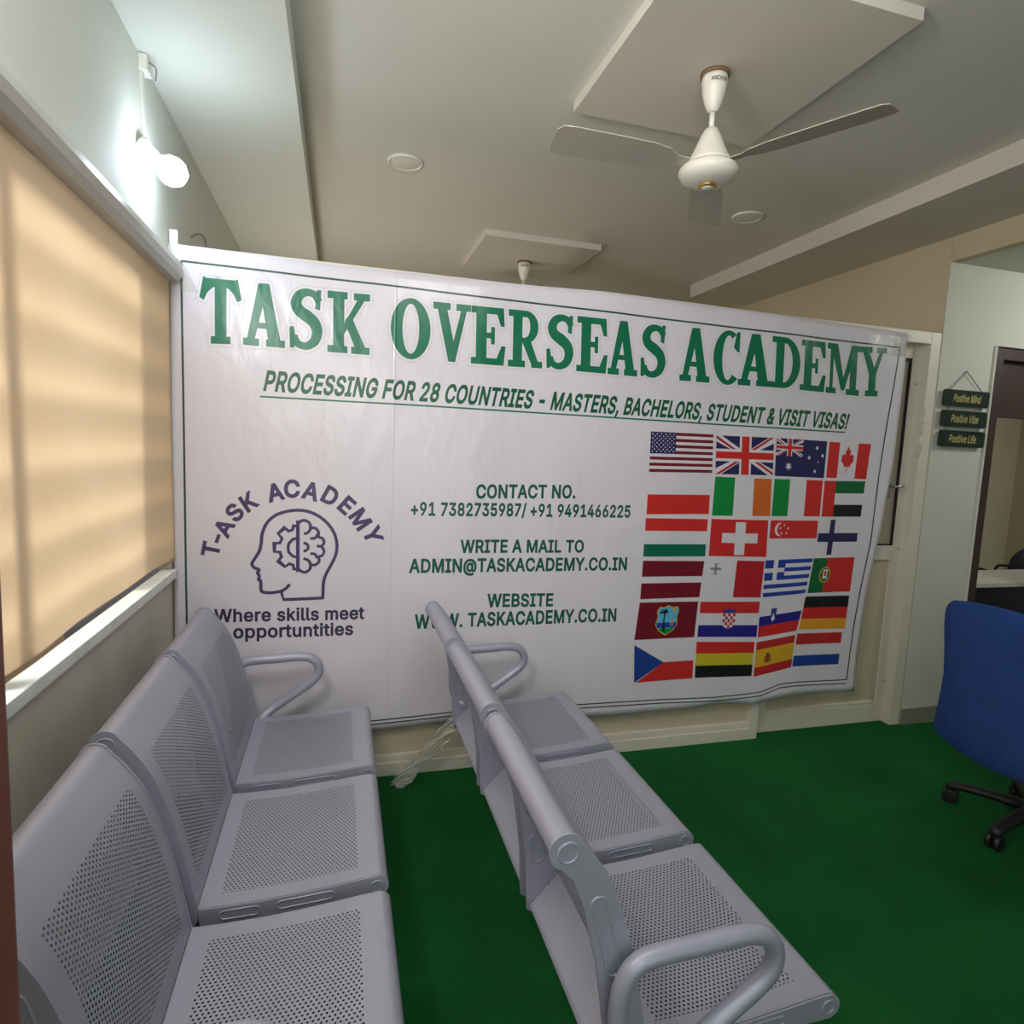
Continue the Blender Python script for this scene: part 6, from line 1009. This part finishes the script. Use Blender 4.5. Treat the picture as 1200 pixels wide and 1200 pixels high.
def stadium(x0, z0, x1, z1, r, n=8):
    a = math.atan2(z1 - z0, x1 - x0)
    return [(x1 + r * math.cos(a - PI / 2 + PI * i / n), z1 + r * math.sin(a - PI / 2 + PI * i / n)) for i in range(n + 1)] + [(x0 + r * math.cos(a + PI / 2 + PI * i / n), z0 + r * math.sin(a + PI / 2 + PI * i / n)) for i in range(n + 1)]
def bead(mb, poly, y, r):
    mb.tube([(x, y, z) for x, z in poly], r, 6, closed=True)
def make_bench(loc, rz, label):
    t = empty('waiting_bench', label, 'bench', loc, rz, 'three-seat perforated steel benches')
    for i in range(3):
        y0 = i * PITCH; y1 = y0 + SW
        bk = MB().sheet(ROLL + BACKF, y0 + 0.003, y1 - 0.003).build('backrest', M['perf_back'], t, fix=False)
        se = MB().sheet(SEATP + NOSE + [(0.56, 0.3815)], y0 + 0.003, y1 - 0.003).build('seat', M['perf_seat'], t, fix=False)
        MB().box(0.205, y0 + 0.006, 0.3845, 0.575, y1 - 0.006, 0.3875).build('seat_shade_sheet', M['steel_black'], se)  # added dark sheet, stands in for the shade behind the seat holes
        fl = MB().sheet([(0.186, 0.415), (0.168, 0.398), (0.118, 0.342), (0.108, 0.336), (0.112, 0.326), (0.19, 0.330)], y0 + 0.004, y1 - 0.004)
        fl = fl.build('rear_flange', M['steel'], se, fix=False)
        for side, y in ((-1, y0), (1, y1)):
            pl = MB()
            poly = ([(0.034 * math.cos(math.radians(a)), 0.845 + 0.034 * math.sin(math.radians(a))) for a in range(255, 40, -15)]
                    + [(x + 0.0025, z + 0.001) for x, z in BACKF] + [(0.186, 0.385), (0.150, 0.340), (0.118, 0.312), (0.102, 0.322)] + BACKR[:-1])
            pl.plate(poly, y - 0.0025, y + 0.0025)
            for sy in (-1, 1):
                yy = y + sy * 0.0025
                bead(pl, [(0.002 + 0.019 * math.cos(a * PI / 12), 0.843 + 0.019 * math.sin(a * PI / 12)) for a in range(24)], yy, 0.0026)
                bead(pl, stadium(0.066, 0.735, 0.104, 0.600, 0.014), yy, 0.0026)
                bead(pl, stadium(0.118, 0.520, 0.128, 0.470, 0.016), yy, 0.0026)
            pl = pl.build('back_side_plate', M['steel'], t)
            for bx, bz in ((0.166, 0.388), (0.120, 0.332)):
                MB().lathe([(0.0075, -0.008), (0.0085, -0.006), (0.0085, 0.006), (0.0075, 0.008)], (bx, y, bz), 12, 'Y').build('bolt', M['bolt'], pl)
            sp = MB()
            poly = [(x, z - 0.0005) for x, z in SEATP] + [(x, z) for x, z in NOSE] + [(0.56, 0.3812), (0.24, 0.366), (0.190, 0.372)]
            sp.plate(poly, y - 0.002, y + 0.002)
            for sy in (-1, 1):
                yy = y + sy * 0.002
                bead(sp, [(0.608 + 0.015 * math.cos(a * PI / 12), 0.4085 + 0.015 * math.sin(a * PI / 12)) for a in range(24)], yy, 0.0022)
                bead(sp, stadium(0.245, 0.392, 0.315, 0.393, 0.011), yy, 0.0022)
                bead(sp, stadium(0.375, 0.397, 0.49, 0.404, 0.010), yy, 0.0022)
            sp.build('seat_side_plate', M['steel'], t)
    # armrests at both ends
    for s, yb in ((-1, 0.0), (1, 2 * PITCH + SW)):
        o = 0.036 * s
        pts = [(0.150, yb + 0.002 * s, 0.405), (0.124, yb + 0.020 * s, 0.425), (0.106, yb + o, 0.468), (0.101, yb + o, 0.540), (0.108, yb + o, 0.598), (0.132, yb + o, 0.632), (0.175, yb + o, 0.643), (0.26, yb + o, 0.646),
               (0.345, yb + o, 0.650), (0.395, yb + o, 0.642), (0.424, yb + o, 0.615), (0.428, yb + o, 0.580), (0.405, yb + o, 0.545), (0.345, yb + o, 0.502), (0.265, yb + o, 0.448), (0.225, yb + 0.024 * s, 0.420), (0.205, yb + 0.002 * s, 0.400)]
        MB().tube(catmull(pts, 5), 0.0185, 14).build('armrest', M['steel'], t)
    MB().box(0.33, -0.015, 0.305, 0.41, 2 * PITCH + SW + 0.015, 0.345, 0.006).build('support_beam', M['steel_black'], t)
    for i in range(3):
        for yy in (i * PITCH, i * PITCH + SW):
            MB().box(0.20, yy - 0.012 if yy > i * PITCH else yy + 0.004, 0.340, 0.56, yy - 0.004 if yy > i * PITCH else yy + 0.012, 0.374, 0.002).build('seat_bracket', M['steel_black'], t)
    for yy in (0.534, 1.097):
        lg = MB().tube([(0.37, yy, 0.31), (0.37, yy, 0.05)], 0.026, 16)
        lg.tube(catmull([(0.265, yy, 0.028), (0.32, yy, 0.045), (0.37, yy, 0.055), (0.46, yy, 0.045), (0.585, yy, 0.028)], 4), 0.020, 12, squash=0.7)
        lg = lg.build('leg', M['steel_black'], t)
        for xx in (0.275, 0.575):
            MB().lathe([(0.017, 0.0), (0.019, 0.006), (0.012, 0.02)], (xx, yy, 0.0), 14).build('foot', M['black_plastic'], lg)
    return t
make_bench((-0.500, 0.950, 0.0), 0.0, 'grey perforated steel three-seat bench along the left wall under the window')
make_bench((0.395, 0.950, 0.0), 0.0, 'grey perforated steel three-seat bench seen from behind, in the middle')

# ------------------------------------------------------------------ blue office chair
oc = empty('office_chair', 'blue fabric swivel office chair on black five-star base, back turned', 'chair', (2.89, 1.79, 0.0))
def pillow(name, hw, z0f, z1f, xf, th, material, parent, nu=24, nv=28):
    mb = MB()
    front, back = [], []
    for i in range(nu + 1):
        u = -1 + 2 * i / nu
        front.append([]); back.append([])
        for j in range(nv + 1):
            t = j / nv
            tt = 0.5 - 0.5 * math.cos(PI * t)
            uu = math.sin(u * PI / 2)
            w = hw(tt)
            zc = z0f(uu) + (z1f(uu) - z0f(uu)) * tt
            y = uu * w
            e = (1 - abs(uu) ** 6) * (1 - abs(2 * tt - 1) ** 8)
            x = xf(y, zc)
            front[i].append(mb.bm.verts.new((x + th * (0.12 + 0.5 * e), y, zc)))
            back[i].append(mb.bm.verts.new((x - th * (0.12 + 0.38 * e), y, zc)))
    for i in range(nu):
        for j in range(nv):
            for G, fl in ((front, 0), (back, 1)):
                q = [G[i][j], G[i + 1][j], G[i + 1][j + 1], G[i][j + 1]]
                f = mb.bm.faces.new(q if not fl else q[::-1]); f.smooth = True
    for i in range(nu):
        for j in (0, nv):
            f = mb.bm.faces.new((front[i][j], front[i + 1][j], back[i + 1][j], back[i][j])); f.smooth = True
    for j in range(nv):
        for i in (0, nu):
            f = mb.bm.faces.new((front[i][j], front[i][j + 1], back[i][j + 1], back[i][j])); f.smooth = True
    return mb.build(name, material, parent)
HW = [(0.0, 0.262), (0.12, 0.256), (0.30, 0.240), (0.45, 0.232), (0.62, 0.240), (0.80, 0.254), (0.90, 0.255), (0.96, 0.245), (1.0, 0.215)]
def hwf(t):
    return interp(HW, t)
bk = pillow('backrest', hwf, lambda u: 0.325 + 0.042 * u * u, lambda u: 0.992 - 0.022 * u * u, lambda y, z: -0.325 - 0.03 * (z - 0.5) + 0.45 * y * y, 0.055, M['blue_fabric'], oc)
# seat cushion: rounded pad
sc = MB()
for lev, (z, k) in enumerate([(0.43, 0.86), (0.44, 0.96), (0.465, 1.0), (0.495, 1.0), (0.515, 0.95), (0.523, 0.80)]):
    pass
prev = None
for z, k in [(0.43, 0.86), (0.44, 0.96), (0.465, 1.0), (0.495, 1.0), (0.515, 0.95), (0.523, 0.80)]:
    ring = []
    for i in range(40):
        a = 2 * PI * i / 40
        ca, sa = math.cos(a), math.sin(a)
        ring.append(sc.bm.verts.new((0.02 + 0.235 * k * math.copysign(abs(ca) ** 0.55, ca), 0.24 * k * math.copysign(abs(sa) ** 0.55, sa), z)))
    if prev:
        for i in range(40):
            f = sc.bm.faces.new((prev[i], prev[(i + 1) % 40], ring[(i + 1) % 40], ring[i])); f.smooth = True
    else:
        sc.bm.faces.new(ring[::-1])
    prev = ring
sc.bm.faces.new(prev)
sc.build('seat', M['blue_fabric'], oc)
MB().tube(catmull([(-0.05, 0, 0.425), (-0.18, 0, 0.40), (-0.25, 0, 0.43), (-0.285, 0, 0.52), (-0.285, 0, 0.62)], 5), 0.022, 10, squash=0.5).build('back_bracket', M['black_plastic'], oc)
MB().lathe([(0.036, 0.075), (0.036, 0.14), (0.028, 0.15), (0.028, 0.30), (0.016, 0.31), (0.016, 0.425)], n=20).build('gas_column', M['black_plastic'], oc)
bs = MB().lathe([(0.050, 0.062), (0.055, 0.07), (0.055, 0.115), (0.040, 0.128)], n=24).build('base_hub', M['black_plastic'], oc)
for k in range(5):
    a = math.radians(118 + 72 * k)
    ca, sa = math.cos(a), math.sin(a)
    lg = MB().tube([(0.03 * ca, 0.03 * sa, 0.102), (0.15 * ca, 0.15 * sa, 0.100), (0.25 * ca, 0.25 * sa, 0.088), (0.298 * ca, 0.298 * sa, 0.078), (0.318 * ca, 0.318 * sa, 0.066)], [0.034, 0.029, 0.026, 0.026, 0.016], 12, squash=0.7)
    lg = lg.build('base_leg', M['black_plastic'], oc)
    w = MB()
    cx, cy = 0.30 * ca, 0.30 * sa
    for s in (-1, 1):
        n_ = Vector((-sa, ca, 0))
        ctr = Vector((cx, cy, 0.031)) + n_ * (0.016 * s)
        w.tube([ctr - n_ * 0.010, ctr - n_ * 0.007, ctr + n_ * 0.007, ctr + n_ * 0.010], [0.026, 0.031, 0.031, 0.026], 20)
    w.tube([(cx, cy, 0.031), (cx, cy, 0.072)], 0.012, 10)
    w.build('caster', M['black_plastic'], lg)

# ------------------------------------------------------------------ hanging three-board sign
sg = empty('hanging_sign', 'three small dark green boards with gold lettering hung on cord by doorway', 'sign', (3.44, YP, 1.66))
BRD = [(1.876, 1.976, 'Positive Mind'), (1.761, 1.861, 'Positive Vibe'), (1.648, 1.748, 'Positive Life')]
bx0, bx1 = 3.272, 3.606
for z0, z1, s in BRD:
    z0 += 0.008
    dz0, dz1, h = z0 - 1.66, z1 - 1.66, z1 - z0
    r = 0.012
    poly = []
    for cx, cz, a in ((bx1 - r, z1 - r, 0), (bx0 + r, z1 - r, 90), (bx0 + r, z0 + r, 180), (bx1 - r, z0 + r, 270)):
        for k in range(5):
            an = math.radians(a + k * 22.5)
            poly.append((cx + r * math.cos(an) - 3.44, cz + r * math.sin(an) - 1.66))
    b = MB().plate(poly, -0.024, -0.014).build('board', M['board_green'], sg)
    P = text_mesh(s, 0.012)
    xs = [x for p in P for x, _ in p]
    tm = MB()
    cw = 0.200
    for p in P:
        vs = [tm.bm.verts.new((3.438 - 3.44 - cw / 2 + cw * (x - min(xs)) / (max(xs) - min(xs)) + 0.18 * (y / CAP) * 0.045, -0.0248, (z0 + z1) / 2 - 0.021 - 1.66 + 0.042 * y / CAP)) for x, y in p]
        try: tm.bm.faces.new(vs)
        except ValueError: pass
    tm.build('lettering', M['gold_ink'], b)
ap = (-0.007, -0.012, 2.082 - 1.66)
for xx in (3.318, 3.560):
    MB().tube([ap, (xx - 3.44, -0.012, 1.976 - 1.66)], 0.0022, 6).build('cord', M['cord'], sg)
    for za, zb in ((1.885, 1.860), (1.770, 1.747)):
        MB().tube([(xx - 3.44, -0.016, za - 1.66 + 0.004), (xx - 3.44, -0.016, zb - 1.66 - 0.004)], 0.002, 6).build('cord', M['cord'], sg)
MB().lathe([(0.006, -0.014), (0.006, -0.010), (0.003, -0.009), (0.003, 0.0)], ap[:1] + (0,) + ap[2:], 12, 'Y').build('hook', M['bolt'], sg)

# ------------------------------------------------------------------ office seen through the doorway
tb = empty('office_table', 'white topped table in the office seen through the brown doorway', 'table', (4.85, 3.385, 0))
MB().box(-0.80, -0.215, 0.715, 0.80, 0.215, 0.745, 0.004).build('table_top', M['white_top'], tb)
MB().box(-0.76, -0.185, 0.06, 0.76, -0.170, 0.713).build('table_shade_panel', M['black_plastic'], tb)  # black panel added in place of the shade beneath the table top
for sx in (-0.76, 0.76):
    for sy in (-0.18, 0.18):
        MB().box(sx - 0.02, sy - 0.02, 0, sx + 0.02, sy + 0.02, 0.714, 0.003).build('leg', M['black_plastic'], tb)
vc = empty('visitor_chair', 'black padded chair behind the white table in the office', 'chair', (5.56, 3.98, 0), PI / 2)
pillow('backrest', lambda t: interp([(0, .22), (.5, .25), (.85, .24), (1, .17)], t), lambda u: 0.50 + 0.01 * u * u, lambda u: 0.925 - 0.05 * u * u, lambda y, z: -0.22 - 0.15 * (z - 0.5), 0.05, M['black_fabric'], vc)
MB().box(-0.22, -0.23, 0.42, 0.22, 0.23, 0.48, 0.02).build('seat', M['black_fabric'], vc)
for sy in (-0.24, 0.24):
    MB().tube(catmull([(-0.22, sy, 0.0), (-0.21, sy, 0.40), (-0.19, sy, 0.62), (-0.10, sy, 0.67), (0.12, sy, 0.67), (0.20, sy, 0.62), (0.21, sy, 0.35), (0.22, sy, 0.0)], 4), 0.011, 10).build('side_frame', M['black_plastic'], vc)

# ------------------------------------------------------------------ light
sun = bpy.data.lights.new('sun', 'SUN')
sun.energy = 8.0
sun.angle = math.radians(18)
sun.color = (1.0, 0.96, 0.90)
so = bpy.data.objects.new('sun', sun)
COL.objects.link(so)
so.rotation_euler = Vector((math.cos(math.radians(36)) * 0.97, 0.16, -math.sin(math.radians(36)))).to_track_quat('-Z', 'Y').to_euler()
w = bpy.data.worlds.new('sky')
scene.world = w
w.use_nodes = True
w.node_tree.nodes['Background'].inputs['Color'].default_value = (0.85, 0.93, 1.0, 1)
w.node_tree.nodes['Background'].inputs['Strength'].default_value = 1.3
def area(name, loc, target, sx, sy, energy, color):
    l = bpy.data.lights.new(name, 'AREA')
    l.shape = 'RECTANGLE'
    l.size, l.size_y = sx, sy
    l.energy = energy
    l.color = color
    o = bpy.data.objects.new(name, l)
    COL.objects.link(o)
    o.location = loc
    o.rotation_euler = (Vector(target) - Vector(loc)).to_track_quat('-Z', 'Y').to_euler()
    return o
area('rear_fill', (0.5, -2.3, 1.5), (0.6, 2.5, 1.5), 2.4, 1.8, 18, (0.96, 0.97, 1.0))  # unseen fill light added behind the camera to brighten the room
area('rear_left_fill', (-0.5, -0.5, 2.1), (0.9, 2.6, 2.1), 0.9, 0.5, 7, (1.0, 0.98, 0.98))  # added fill, high behind on the left; lifts banner and left ceiling
area('near_left_fill', (-0.5, 0.75, 2.35), (0.9, 2.6, 1.9), 0.35, 0.35, 14.5, (1.0, 0.99, 1.0))  # unseen fill added by the left wall to brighten the banner's centre
area('ceiling_fill', (0.0, -0.4, 1.9), (0.6, 1.6, 2.9), 0.6, 0.6, 9, (1.0, 1.0, 0.98))  # extra fill aimed upward, added to lighten the ceiling
area('banner_fill', (0.6, 0.9, 2.8), (0.8, 2.7, 1.6), 0.5, 0.3, 8.5, (0.98, 0.98, 1.0))  # added fill under the ceiling, throws more light onto the banner
area('alcove_light', (4.25, 1.9, 2.60), (4.0, 2.7, 1.5), 0.5, 0.3, 9.5, (0.97, 1.0, 0.94))
area('office_light', (4.9, 3.6, 2.65), (4.9, 3.7, 0.0), 0.6, 0.3, 4, (1.0, 0.92, 0.8))
area('far_room_window', (-0.6, 4.1, 1.6), (1.2, 4.0, 2.4), 1.6, 1.1, 25, (1.0, 0.92, 0.84))

scene.view_settings.view_transform = 'Standard'
scene.view_settings.look = 'None'
scene.view_settings.exposure = 0.0
scene.cycles.use_denoising = True
scene.cycles.max_bounces = 8
scene.cycles.diffuse_bounces = 5
scene.cycles.transparent_max_bounces = 12
scene.cycles.sample_clamp_indirect = 6.0
